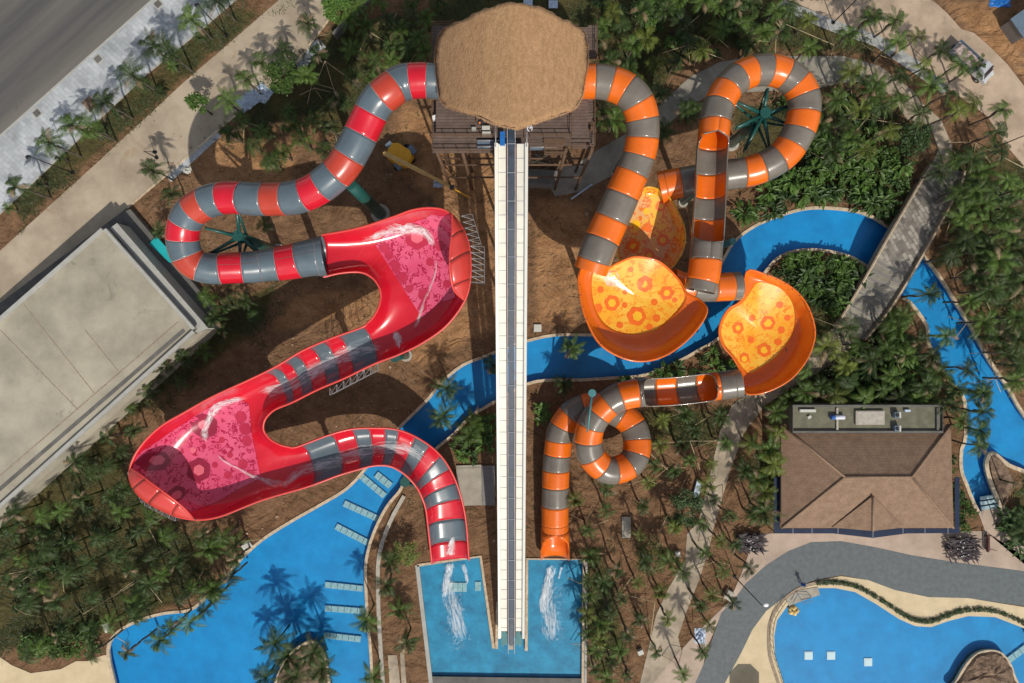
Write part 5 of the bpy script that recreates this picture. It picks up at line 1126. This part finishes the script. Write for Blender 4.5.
def crown_mesh(kind,seed):
    global rnd
    keep=rnd; rnd=random.Random(seed); bm=bmesh.new()
    n={'full':15,'sparse':9,'droop':12,'big':18}[kind]; L={'full':2.3,'sparse':2.15,'droop':2.1,'big':2.7}[kind]
    for k in range(n):
        az=2*PI*k/n*1.0+rnd.uniform(-.3,.3); lay=rnd.random()
        rise=rnd.uniform(.3,1.3)*(1 if kind!='droop' else .45); dr=rnd.uniform(.3,1.3)*(1 if kind!='droop' else 1.6)
        frond(bm,L*rnd.uniform(.72,1.12)*(1-.25*(rise>1.0)),Vector((rnd.uniform(-.05,.05),rnd.uniform(-.05,.05),0)),az,rise,dr,.55*rnd.uniform(.85,1.2),mi=1 if (lay<.035) else 0)
    bmesh.ops.recalc_face_normals(bm,faces=bm.faces)
    me=bpy.data.meshes.new('crown'); bm.to_mesh(me); bm.free(); rnd=keep; return me
def trunk_mesh(h,seed):
    r=random.Random(seed); bm=bmesh.new(); pts=[Vector((r.uniform(-.05,.05)*i,r.uniform(-.05,.05)*i,h*i/6)) for i in range(7)]
    pts[0]=Vector((0,0,-.05)); pts[-1].x*=.3; pts[-1].y*=.3
    for i,(a,b) in enumerate(zip(pts,pts[1:])): bar(bm,a,b,.15-.012*i,7,.145-.012*i)
    me=bpy.data.meshes.new('trunk'); bm.to_mesh(me); bm.free(); return me,pts[-1]
CR={}
for kd in ('full','sparse','droop','big'):
    for mm in ('leaf','leafdark','leafyel'):
        CR[kd,mm]=[]
        for s in range(3 if kd in('full','droop') else 2):
            me=crown_mesh(kd,len(CR)*10+s); me.materials.append(M[mm]); me.materials.append(M['leafdry']); CR[kd,mm].append(me)
TH={}
for i in range(4): me,tp=trunk_mesh(1,i+50); me.materials.append(M['trunk']); TH[i]=me
LANDQ=[]     # (object, px, py, adjective, kind word) to be labelled at the end
NP=[0]; THK={}
def thicket(px,py,h,kd,mm,s):
    q=W(px,py,h); me=rnd.choice(CR[kd,mm]); T=Matrix.Translation((q.x,q.y,h-.05))@Matrix.Rotation(rnd.uniform(0,6.28),4,'Z')@Matrix.Rotation(rnd.uniform(-.2,.2),4,'X')@Matrix.Diagonal((s,s,s,1))
    THK.setdefault(mm,bmesh.new()); b=THK[mm]; n0=len(b.verts); b.from_mesh(me); b.verts.ensure_lookup_table()
    for v in b.verts[n0:]: v.co=T@v.co
    bar(b,(q.x,q.y,0),(q.x,q.y,h),.14,6,.08)
def palm(px,py,h=5.2,kd='full',mm='leaf',s=1.0,group='palms'):
    NP[0]+=1
    if NP[0]>298: thicket(px,py,h,kd,mm,s); return
    q=W(px,py,h); t=thing('palm_tree',(q.x,q.y,0),rnd.uniform(0,2*PI))
    a=bpy.data.objects.new('trunk',TH[rnd.randrange(4)]); COL.objects.link(a); a.parent=t; a.scale=(1,1,h)
    c=bpy.data.objects.new('crown',rnd.choice(CR[kd,mm])); COL.objects.link(c); c.parent=t; c.location=(0,0,h-.05); c.scale=(s,s,s*rnd.uniform(.9,1.1)); c.rotation_euler=(rnd.uniform(-.22,.22),rnd.uniform(-.22,.22),0)
    adj={'leaf':'green','leafdark':'dark green','leafyel':'yellow green'}[mm]; sz={'sparse':'sparse ','big':'large ','droop':'drooping ','full':''}[kd]
    LANDQ.append((t,px,py,sz+adj,'palm',group)); return t
G_ROAD='palms along the pavement and road at the top left'; G_TL='palms between the road and the red slide'; G_W='palms between the flat roofed building and the red slide'
G_SW='palms of the lower left grove'; G_N='palms of the grove at the top'; G_NE='palms of the grove beside the curved drive'; G_E='palms of the right hand grove'
G_RV='palms on the river bank'; G_PV='palms above and beside the pavilion'; G_S='palms of the grove below the orange slide'; G_C='palms in the middle by the river'; G_ISL='palms on and around the rock island'
kinds=['full','full','sparse','droop']
def many(L,group,mats=('leaf','leaf','leafdark','leafyel'),h=(4.2,6.2),s=(.8,1.1),kd=kinds):
    for p in L:
        x,y=p[:2]; palm(x,y,p[2] if len(p)>2 else rnd.uniform(*h),rnd.choice(kd),rnd.choice(mats),rnd.uniform(*s),group)
many([(192,19),(153,46),(133,75),(105,102),(72,125),(50,143),(16,187),(88,127),(168,51),(218,1)],G_ROAD,('leafdark','leafdark','leaf'),(6,7),(.95,1.15),['full','big'])
many([(40,184),(60,158),(143,85),(172,66),(118,113),(100,131),(8,208),(200,37),(160,92)],G_ROAD,('leafdark','leaf'),(1.2,2),(.45,.6),['full'])
many([(152,170,6),(246,79,6),(227,100,6.5),(308,24,6.5),(283,50,6),(262,63,5.5)],G_TL,('leaf','leafdark'),s=(.95,1.1))
many([(317,54),(307,76),(352,49),(366,26),(388,18),(412,5),(391,45),(352,76),(340,101),(287,111),(312,120),(265,129),(252,145),(283,153),(269,161),(228,132),(325,151),(391,61),(419,37),(231,134),(260,131),(270,161),(294,126),(171,194),(160,231),(264,225),(400,30),(375,60),(330,128),(375,80),(405,70),(302,140),(240,118)],G_TL,('leaf','leaf','leafdark'),(3.2,5),(.7,1.0))
many([(205,298),(254,315),(224,330),(205,352),(179,382),(147,391),(166,366),(134,430),(155,377),(108,437),(184,358),(225,305),(128,405),(245,300),(215,318),(120,450)],G_W,('leafdark','leaf'),(2.5,4),(.7,.95))
many([(149,516),(138,531),(163,537),(156,559),(177,561),(210,549),(202,537),(231,576),(208,590),(216,596),(140,592),(190,623,6),(171,627,6),(222,537),(235,559),(128,652,7),(93,652,7),(213,588),(205,610),(160,640,6.5),(235,545),(180,600)],G_SW,('leafdark','leaf'),(3.5,6))
many([(641,11),(681,22),(622,24),(633,46),(646,39),(716,28),(676,61),(659,92),(604,116),(614,120),(663,131),(685,112),(694,107),(733,9),(748,22),(775,11),(781,31),(808,20),(808,48),(847,35),(871,17),(724,29),(665,10),(700,50),(612,12),(600,40),(750,45),(765,55),(655,65),(690,40),(628,70),(640,85)],G_N,('leaf','leafdark','leafyel'),(4,5.5),(.85,1.15))
many([(851,72),(862,79),(845,123),(871,94),(873,17),(895,20),(897,42),(917,37),(941,50),(960,64),(976,66),(923,68),(901,75),(947,94),(974,103),(1002,110,6.5),(996,132,6.5),(875,86),(881,107),(919,114),(930,86),(835,100),(860,110),(890,130),(850,140),(820,125),(958,110),(900,98),(832,150),(866,150)],G_NE,('leafdark','leaf','leafdark','leafyel'),(5,6.5),(.85,1.1))
many([(939,171),(982,171),(976,191),(966,208),(1007,179),(1007,208),(962,218),(1007,232),(952,257),(999,261),(983,237),(965,240),(1018,250),(975,275),(1011,275),(983,322),(1016,318),(1007,353),(994,259),(1000,300),(1018,340),(970,300),(990,290),(1020,190),(960,190),(1015,380),(1002,150),(955,160),(1020,365),(985,250),(1022,282)],G_E,('leafdark','leaf','leafdark'),(4.5,6.5),(.9,1.2),['full','big','droop'])
many([(928,294,6),(946,336,6),(967,369,6),(983,393,6),(902,316),(906,355),(939,373,5),(897,329),(893,377),(977,392),(950,405),(982,412,6),(980,430,6),(978,446,6),(925,385),(918,340),(955,388,5),(960,420,5),(930,355)],G_RV,('leafdark','leaf'),(4.5,6),(.85,1.1),['full','big'])
many([(848,327),(826,347),(821,386),(848,382),(883,390),(892,322),(870,360),(860,345),(805,392),(835,395),(865,398),(900,398),(775,412),(777,433),(774,464),(765,492),(790,400),(915,400),(885,350),(752,443),(745,470),(845,365),(930,400),(768,450),(764,512),(757,480),(806,372)],G_PV,('leaf','leafdark','leafyel'),(4,5.8),(.85,1.1),['full','droop','big'])
many([(662,419),(685,414),(720,417),(725,443),(681,445),(674,471),(711,464),(706,485),(648,482),(643,506),(606,487),(606,510),(753,515),(730,515),(702,524),(674,524),(675,527),(590,556),(616,570),(683,572),(637,582),(661,592),(621,599),(668,619),(656,651),(628,635),(611,613),(587,615),(588,634),(704,553),(723,570),(749,568),(733,603),(709,625),(702,651),(683,673),(611,663),(628,675),(594,668),(588,580),(660,445),(690,460),(655,465),(590,595),(600,640),(640,620),(645,560),(596,650),(640,535),(715,500),(720,540),(735,545),(712,595),(700,605),(695,430),(588,530),(575,500)],G_S,('leaf','leafdark','leafdark','leafyel'),(4.2,6.2),(.62,.88),['full','full','sparse'])
many([(572,348,3.5),(564,385,3),(443,415,5),(469,435,5),(446,388,5),(386,585,4.5),(366,620,5.5),(406,642,4.5),(373,677,5),(495,365,3),(472,425,3),(392,560,2.5),(400,610,2)],G_C,('leaf','leafdark'),s=(.9,1.1),kd=['full','big'])
many([(276,642,5.5),(313,652,5),(266,677,5),(296,676,5),(322,668,3),(288,655,4)],G_ISL,('leafdark',),s=(1.1,1.3),kd=['big'])
# fill the dense groves
POLYW=[[(p.x*F/H+512,341.5-p.y*F/H) for p in Q] for Q in (river,pool2,pool3)]
used=[(q[1],q[2]) for q in LANDQ]
def fill(poly,n,gap,group,mats,h,s,kd=kinds):
    xs=[p[0] for p in poly]; ys=[p[1] for p in poly]; c=0; tries=0
    while c<n and tries<4000:
        tries+=1; x=rnd.uniform(min(xs),max(xs)); y=rnd.uniform(min(ys),max(ys))
        if not inpoly(x,y,poly) or any((x-a)**2+(y-b)**2<gap*gap for a,b in used): continue
        hh=rnd.uniform(*h); g0=W(x,y,hh); gx,gy=g0.x*F/H+512,341.5-g0.y*F/H
        if any(inpoly(gx,gy,Q) for Q in POLYW): continue
        used.append((x,y)); palm(x,y,hh,rnd.choice(kd),rnd.choice(mats),rnd.uniform(*s),group); c+=1
fill([(0,515),(110,430),(135,500),(190,530),(190,600),(110,625),(30,660),(0,650)],40,12,G_SW,('leafdark','leaf','leafdark'),(3.5,6),(.75,1.1),['full','droop','sparse'])
fill([(960,150),(1024,170),(1024,400),(960,280)],9,13,G_E,('leafdark','leafdark','leaf'),(4,6),(.9,1.2))
fill([(1015,500),(1024,480),(1024,560),(1010,520)],3,12,G_E,('leafdark',),(3,5),(.9,1.1))
fill([(600,-10),(800,-10),(800,50),(700,50),(640,80),(600,60)],8,13,G_N,('leafdark','leaf'),(3.5,5),(.85,1.1))
fill([(340,0),(440,0),(430,60),(340,60)],8,14,G_TL,('leafdark','leaf'),(3.5,5),(.8,1.0))
fill([(586,560),(680,560),(640,680),(586,680)],5,15,G_S,('leafdark','leaf'),(4,5),(.75,1))
for k_ in sorted(THK): o=obj('palm_thicket',THK[k_],[k_,'leafdry']); o['kind']='stuff'
print('PALMS',NP[0])
# ---- rounded trees
def leafcluster(bm,c,r,n,sz,mi=0,flat=1.0):
    for i in range(n):
        v=Vector((rnd.gauss(0,1),rnd.gauss(0,1),rnd.gauss(0,1))).normalized()*r*rnd.uniform(.55,1.0); v.z*=flat; p=c+v
        a=rnd.uniform(0,2*PI); d=Vector((math.cos(a),math.sin(a),rnd.uniform(-.5,.3))); s=d.cross(Vector((rnd.uniform(-.4,.4),rnd.uniform(-.4,.4),1))).normalized(); L=sz*rnd.uniform(.7,1.3)
        f=bm.faces.new([bm.verts.new(p),bm.verts.new(p+d*L*.5+s*L*.26),bm.verts.new(p+d*L),bm.verts.new(p+d*L*.5-s*L*.26)]); f.material_index=mi
def tree(px,py,h,r,m,label,cat='tree',name='broadleaf_tree',n=30,leaves=45,sz=.35):
    q=W(px,py,h*.85); t=thing(name,(q.x,q.y,0)); bm=bmesh.new(); bar(bm,(0,0,0),(0,0,h*.6),.14,8,.09)
    tips=[]
    for k in range(7):
        a=k*2.4; e=Vector((math.cos(a)*r*.6,math.sin(a)*r*.6,h*rnd.uniform(.65,.9))); bar(bm,(0,0,h*rnd.uniform(.35,.6)),e,.05,5,.02); tips.append(e)
    obj('trunk',bm,'trunk',t); bm=bmesh.new()
    for k in range(n):
        a=rnd.uniform(0,2*PI); rr=r*math.sqrt(rnd.random())*.85; z=h*(.62+.38*math.sqrt(max(0,1-(rr/r)**2)))*rnd.uniform(.85,1); leafcluster(bm,Vector((math.cos(a)*rr,math.sin(a)*rr,z)),r*.26,leaves,sz)
    obj('crown',bm,m,t); tag(t,label,cat); return t
tree(197,103,5.5,1.6,'bush','small light green young tree standing on the kerb of the concrete path',n=16)
tree(284,74,5,2.6,'bush','round bright green tree beside the path above the red slide')
tree(337,4,6,2.2,'bush','bright green tree at the top edge beside the concrete path')
tree(914,137,5,2.6,'bushdark','round dense green tree above the end of the footbridge')
tree(406,552,3,2.0,'leafyel','feathery yellow green shrub tree left of the splash pool',n=22,sz=.22,leaves=60)
tree(650,557,4,2.8,'leafyel','feathery yellow green tree below the orange coil',n=28,sz=.22,leaves=60)
tree(686,510,4,2.6,'bushdark','round dull green tree left of the lower footpath',n=28)
tree(539,414,2,1.5,'bush','bright broad leaved shrub beside the white lift below the river',n=12,sz=.6,leaves=18)
tree(649,10,4,2.5,'bush','bright green leafy tree above the thatched roof right side at the top edge',n=24)
# ---- broad-leaved shrubs
def shrub_mesh(seed,kind):
    global rnd
    keep=rnd; rnd=random.Random(seed); bm=bmesh.new(); n=34 if kind=='broad' else 60
    for k in range(n):
        a=rnd.uniform(0,2*PI); r0=rnd.uniform(0,.55); L=rnd.uniform(.6,1.25) if kind=='broad' else rnd.uniform(.25,.5); z0=rnd.uniform(.3,1.3)
        p=Vector((math.cos(a)*r0,math.sin(a)*r0,z0)); a+=rnd.uniform(-.7,.7); d=Vector((math.cos(a),math.sin(a),rnd.uniform(-.3,.6))).normalized(); s=Vector((-math.sin(a),math.cos(a),0)); w=L*.17 if kind=='broad' else L*.3
        q1=p+d*L*.45; q2=p+d*L+Vector((0,0,-.25*L)); v=[bm.verts.new(x) for x in (p,q1+s*w+Vector((0,0,.05)),q2,q1-s*w+Vector((0,0,.05)),q1-Vector((0,0,.04)))]
        bm.faces.new((v[0],v[4],v[1])); bm.faces.new((v[4],v[2],v[1])); bm.faces.new((v[0],v[3],v[4])); bm.faces.new((v[3],v[2],v[4]))
    me=bpy.data.meshes.new('foliage'); bm.to_mesh(me); bm.free(); rnd=keep; return me
SM=[]
for i in range(5):
    for kd in ('broad','small'):
        for mm in ('bush','bushdark'):
            me=shrub_mesh(i*7+(kd=='broad'),kd); me.materials.append(M[mm]); SM.append((kd,mm,me))
def shrub(px,py,s,kd,mm,group):
    q=W(px,py,1.0*s); me=rnd.choice([x[2] for x in SM if x[0]==kd and x[1]==mm]); o=bpy.data.objects.new('shrub',me); COL.objects.link(o); o.location=(q.x,q.y,0); o.scale=(s,s,s); o.rotation_euler=(0,0,rnd.uniform(0,6.28))
    LANDQ.append((o,px,py,('bright' if mm=='bush' else 'dark'),('broad leaved shrub' if kd=='broad' else 'bushy shrub'),group))
def shrubs(poly,n,gap,s,kd,mats,group,avoid=True):
    xs=[p[0] for p in poly]; ys=[p[1] for p in poly]; c=0; U_=[]; tr_=0
    while c<n and tr_<3000:
        tr_+=1; x=rnd.uniform(min(xs),max(xs)); y=rnd.uniform(min(ys),max(ys))
        if not inpoly(x,y,poly) or any((x-a)**2+(y-b)**2<gap*gap for a,b in U_): continue
        if avoid and any(inpoly(x,y,Q) or segdist(x,y,Q)<4 for Q in POLYW): continue
        U_.append((x,y)); shrub(x,y,rnd.uniform(*s),rnd.choice(kd),rnd.choice(mats),group); c+=1
shrubs([(745,205),(768,190),(790,150),(830,140),(900,150),(905,190),(890,222),(866,208),(811,200),(768,214),(745,225)],78,7,(.8,1.6),('broad','broad','small'),('bush','bush','bushdark'),'broad leaved shrubs above the river left of the bridge')
shrubs([(772,270),(795,257),(845,261),(868,275),(845,305),(835,318),(825,310),(815,295),(800,283)],42,6.5,(.8,1.5),('broad','broad','small'),('bush','bushdark'),'broad leaved shrubs on the island between river and bridge')
shrubs([(870,340),(900,305),(925,335),(950,380),(960,400),(880,400),(800,400),(840,360)],30,9,(1,1.6),('broad','small'),('bush','bushdark'),'shrubs between the river and the pavilion')
shrubs([(620,382),(700,362),(722,345),(745,370),(738,368),(640,386)],16,7,(.8,1.2),('small','broad'),('bushdark','bush'),'shrubs on the bank between river and orange tube')
shrubs([(950,440),(960,440),(976,512),(965,530),(957,525)],14,5,(.7,1.2),('small',),('bush','bushdark'),'shrubs in the narrow bed right of the pavilion')
shrubs([(20,640),(90,630),(95,650),(60,662),(15,658)],18,7,(1,1.5),('small',),('bush',),'bright shrubs in the bottom left corner')
shrubs([(1008,515),(1024,500),(1024,550)],6,7,(1.2,1.6),('small','broad'),('bushdark',),'shrubs at the right edge above the plaza')
shrubs([(456,440),(490,415),(494,460),(460,462)],10,8,(.9,1.3),('broad',),('bush','bushdark'),'shrubs between the river and the pale pad')
shrubs([(290,525),(360,480),(365,478),(250,560)],8,10,(.5,.7),('broad',),('bush',),'small plants on the bank of the left pool')
shrubs([(110,470),(135,500),(160,530),(0,640),(0,520)],12,10,(.6,1.0),('small','broad'),('bushdark','bushdark'),'shrubs in the lower left grove')
shrubs([(955,170),(1024,180),(1024,380),(970,290)],14,10,(.7,1.1),('small','broad'),('bushdark','bush'),'shrubs in the right hand grove')
shrubs([(600,0),(780,0),(780,50),(650,60)],18,12,(.8,1.4),('small','broad'),('bushdark','bush'),'shrubs in the grove at the top')
shrubs([(780,90),(840,90),(880,120),(870,150),(800,145)],12,10,(.8,1.4),('small','broad'),('bushdark','bush'),'shrubs between the loop and the drive')
# clipped hedge at the lagoon pool, one hedge
t=thing('hedge'); bm=bmesh.new(); hp=spl(wp([(818,584),(835,583.5),(855,587),(878,599),(901,614),(915,621),(931,622),(948,616),(968,611),(995,612),(1024,624),(1040,632)],.2),6)
for a,b in zip(hp,hp[1:]):
    for _ in range(3): leafcluster(bm,a.lerp(b,rnd.random())+Vector((0,.15,rnd.uniform(0,.1))),.3,22,.22)
obj('foliage',bm,'bushdark',t); tag(t,'low green hedge along the upper rim of the lagoon pool','hedge')
# dark spiky shrubs
for px,py,r,lb in ((959,547,2.7,'large dark purple spiky shrub with white tips on the plaza beside the bench'),(748,541,2.2,'dark purple spiky shrub at the left end of the plaza')):
    t=thing('spiky_shrub',W(px,py,0)); bm=bmesh.new()
    for k in range(260):
        a=rnd.uniform(-.9,.9)-.4; L=r*rnd.uniform(.2,.6); p=Vector((rnd.uniform(-.9,.7)*r,rnd.uniform(-.55,.55)*r,rnd.uniform(.2,1.3))); d=Vector((math.cos(a),math.sin(a)*.8,rnd.uniform(-.1,.3))); s=Vector((-d.y,d.x,0)).normalized()*.12
        bm.faces.new([bm.verts.new(x) for x in (p+s*.5,p-s*.5,p+d*L*.5-s,p+d*L,p+d*L*.5+s)])
    obj('leaves',bm,'maroon_leaf',t); bm=bmesh.new()
    for k in range(9): bm=bmesh.new(); bmesh.ops.create_icosphere(bm,subdivisions=1,radius=.09,matrix=Matrix.Translation((rnd.uniform(-.6,.8)*r*.7,rnd.uniform(-.6,.6)*r*.7,1.4))); obj('white_flower',bm,'lamp_white',t)
    tag(t,lb,'shrub')
# ---- ground cover: one object
ZT={(i,j):zone(i*10,j*10,GRASS) for i in range(-2,106) for j in range(-2,72)}
class _T: pass
WATER={(i,j):any(inpoly(i*4,j*4,Q) or segdist(i*4,j*4,Q)<4 for Q in POLYW) for i in range(-4,262) for j in range(-4,176)}
bm=bmesh.new(); cnt=0; tries=0
while cnt<34000 and tries<400000:
    tries+=1; x=rnd.uniform(-10,1034); y=rnd.uniform(-10,690)
    z=ZT.get((round(x/10),round(y/10)),0)
    if (z<.35 or rnd.random()>z) and (rnd.random()>.035 or x>640 or x<130): continue
    if x>690 and y>525: continue
    if math.sin(x*.11+2*math.sin(y*.05))+math.sin(y*.13+x*.04)+rnd.uniform(-.8,.8)<0: continue
    if WATER.get((round(x/4),round(y/4)),True): continue
    if any(inpoly(x,y,Q) for Q in ([(775,395),(960,395),(960,535),(775,535)],up1,[(0,0),(232,0),(0,215)],[(256,20),(25,228),(-10,310),(127,208),(345,0)],[(780,0),(930,0),(1024,86),(1024,165),(950,100),(864,36)],[(732,405),(765,405),(713,530),(678,637),(683,655),(640,683),(687,534)],[(838,318),(920,175),(958,172),(861,338)],[(-10,490),(193,325),(110,215),(-10,300)])): continue
    p=W(x,y,0); cnt+=1
    for _ in range(3):
        a=rnd.uniform(0,6.28); L=rnd.uniform(.15,.4); d=Vector((math.cos(a),math.sin(a),rnd.uniform(.2,1.0)))*L; s=Vector((-d.y,d.x,0)).normalized()*.05
        q=p+Vector((rnd.uniform(-.3,.3),rnd.uniform(-.3,.3),0)); bm.faces.new((bm.verts.new(q+s),bm.verts.new(q-s),bm.verts.new(q+d)))
tag(obj('ground_cover',bm,'cover'),0,0,kind='stuff')
# clods and stones on bare earth: one object
bm=bmesh.new(); cnt=0
while cnt<2600:
    x=rnd.uniform(150,600); y=rnd.uniform(120,560)
    if ZT.get((round(x/10),round(y/10)),0)>.5 or WATER.get((round(x/4),round(y/4)),True) or inpoly(x,y,[(-10,490),(205,330),(130,205),(-10,300)]) or inpoly(x,y,[(455,460),(500,460),(500,510),(455,510)]): continue
    cnt+=1; p=W(x,y,0); s=rnd.uniform(.04,.16)*(2 if rnd.random()<.03 else 1); r=bmesh.ops.create_cube(bm,size=s)
    for v in r['verts']: v.co=v.co+Vector([rnd.uniform(-.3,.3)*s for _ in '123']); v.co=Matrix.Rotation(x,3,'Z')@v.co+p
M['clod']=mat('clods',(.25,.15,.09),.9,.4,3,c2=(.4,.28,.2)); tag(obj('stones',bm,'clod'),0,0,kind='stuff')
# ---- bamboo props
def props(px,py,h,feet,group='bamboo props bracing the palms'):
    p=W(px,py,h); base=Vector((p.x,p.y,0)); t=thing('bamboo_prop',base)
    for (fx,fy) in feet: bm=bmesh.new(); q=W(fx,fy,.05)-base; bar(bm,q,Vector((0,0,h)),.055,5,.045); obj('pole',bm,'bamboo',t)
    LANDQ.append((t,px,py,'tan bamboo','prop',group))
for a in [(325,61,3.5,[(316,84),(335,93),(357,84)]),(314,88,3,[(330,92),(322,99),(300,95)]),(774,19,2,[(834,45),(790,40)]),(834,45,3,[(826,20),(830,60)]),(838,97,3,[(826,108),(857,120),(846,130)]),(976,143,3.4,[(970,175),(992,165),(1024,168)]),(975,245,3,[(952,236),(974,270),(960,250),(1000,250)]),(974,272,3.4,[(1008,287),(991,312),(972,250)]),(895,356,3,[(908,392),(900,362)]),(906,390,2.5,[(893,378),(925,398)]),
   (83,614,3,[(140,580),(65,592)]),(45,566,3.4,[(0,576),(37,545),(22,580)]),(140,577,3,[(155,571),(118,592)]),(62,575,3,[(64,592),(66,568)]),(25,614,3,[(42,617),(10,605)]),(655,602,3,[(622,594),(650,640)]),(654,548,3,[(665,523),(678,566)]),(631,578,3,[(640,565),(624,588)]),(704,592,3,[(725,598),(710,560)]),(641,445,3,[(690,441),(668,470)]),(690,441,3,[(720,441),(700,470)]),(673,505,3,[(660,530),(690,470)]),(608,520,2.5,[(583,530),(600,500)]),(688,45,3,[(662,53),(700,50),(690,65)]),(700,50,3,[(712,50),(694,66),(725,60)]),(682,30,3,[(665,5),(700,15)]),(715,10,3,[(700,0),(728,28)]),(752,40,3,[(740,48),(765,60),(772,42)]),(876,120,3,[(840,118),(900,124)]),(375,110,2.5,[(355,130),(390,95)]),(1000,340,3,[(985,345),(1015,345)])]: props(*a)
palms=[q for q in LANDQ if q[4]=='palm' and q[5] not in (G_ROAD,G_W,G_RV,G_ISL,G_C)]
r2=random.Random(3)
for q in r2.sample(palms,70):
    k=r2.choice((2,3)); a0=r2.uniform(0,6.28); L=r2.uniform(1.8,3.2); b=q[0].location; h=r2.uniform(1.8,2.8)
    t=thing('bamboo_prop',(b.x,b.y,0))
    for j in range(k):
        a=a0+j*2*PI/3; bm=bmesh.new(); bar(bm,(L*math.cos(a),L*math.sin(a),.04),(.12*math.cos(a),.12*math.sin(a),h),.05,5,.04); obj('pole',bm,'bamboo',t)
    LANDQ.append((t,b.x*F/H+512,341.5-b.y*F/H,'tan bamboo','prop','bamboo props bracing the palms'))
# ================================================================ LABELS that single out the repeats
LM=[('the round kerbside tree',197,103),('the upper street lamp',210,20),('the lower street lamp',50,165),('the brown earth pit',90,104),('the bright tree at the top',337,4),('the round green tree by the path',284,74),('the pale blue sheeting',255,97),('the red loop',215,235),('the teal panel',160,250),('the corner of the flat roof',200,330),
('the upper end of the red slide',400,85),('the upper pink basin',410,260),('the lower pink basin',190,460),('the lower left curled wall',150,500),('the white slab on the pool bank',247,545),('the lower left pool corner',112,640),('the left picture edge',0,580),('the bottom left corner',20,660),('the flat roof lower edge',60,460),
('the left rock island',305,660),('the splash pool left wall',425,620),('the feathery splash pool tree',406,552),('the crane',402,158),('the tower roof left edge',432,50),('the tower roof right edge',590,50),('the top of the orange tube bend',640,100),('the grey container',541,181),('the river left of the lift',460,390),('the river right of the lift',560,360),('the pale pad',470,485),
('the loop centre column',765,113),('the top of the orange loop',765,68),('the bright tree near the top',649,10),('the grey footpath bend',690,80),('the drive lamp post',840,15),('the round tree above the bridge',914,137),('the truck',967,66),('the right edge lamp post',1005,140),('the upper bridge end',940,178),('the lower bridge end',850,328),('the bridge middle',898,255),('the narrow blue channel tip',920,255),('the channel bend',970,330),('the right picture edge',1024,260),('the top edge above the drive',800,0),
('the lower yellow bowl',765,330),('the pavilion roof terrace',868,400),('the pavilion left side',778,470),('the pavilion right side',957,470),('the bench',986,542),('the river planter bed',998,475),('the river curve above the shrubs',820,212),('the island river curve',820,250),
('the orange coil',615,440),('the coil lower tube',555,500),('the concrete slab cover',626,527),('the box bench',697,488),('the feathery tree below the coil',650,557),('the round dull tree',686,510),('the splash pool right wall',584,620),('the lower footpath',668,600),('the white and dark utility box',728,594),('the walk lamp head',766,605),('the crumpled cover by the walk',700,636),('the left end dark shrub',748,541),('the bottom end of the footpath',650,675),('the second pink tile step',345,515)]
LM[-1]=('the slanting pool steps',355,515)
DIR=['right of','upper right of','above','upper left of','left of','lower left of','below','lower right of']
ORD=['nearest','second nearest','third nearest','fourth nearest','fifth nearest','sixth nearest','seventh nearest','eighth nearest','ninth nearest','tenth nearest','eleventh nearest','twelfth nearest']
bk={}
for q in LANDQ:
    _,px,py,adj,kw,grp=q; k=min(range(len(LM)),key=lambda i:(LM[i][1]-px)**2+(LM[i][2]-py)**2); dx=px-LM[k][1]; dy=LM[k][2]-py; s=int(round(math.atan2(dy,dx)/(PI/4)))%8
    bk.setdefault((k,s,kw),[]).append((math.hypot(dx,dy),q))
catm={'palm':'palm tree','prop':'bamboo prop','broad leaved shrub':'shrub','bushy shrub':'shrub'}
for (k,s,kw),L in bk.items():
    L.sort(key=lambda e:e[0])
    for i,(dd,q) in enumerate(L):
        o,px,py,adj,_,grp=q
        tag(o,'%s %s %s %s'%(adj,kw,DIR[s],LM[k][0]) if len(L)==1 else '%s %s, %s %s %s'%(adj,kw,ORD[i] if i<12 else 'farthest',DIR[s],LM[k][0]),catm[kw],grp)
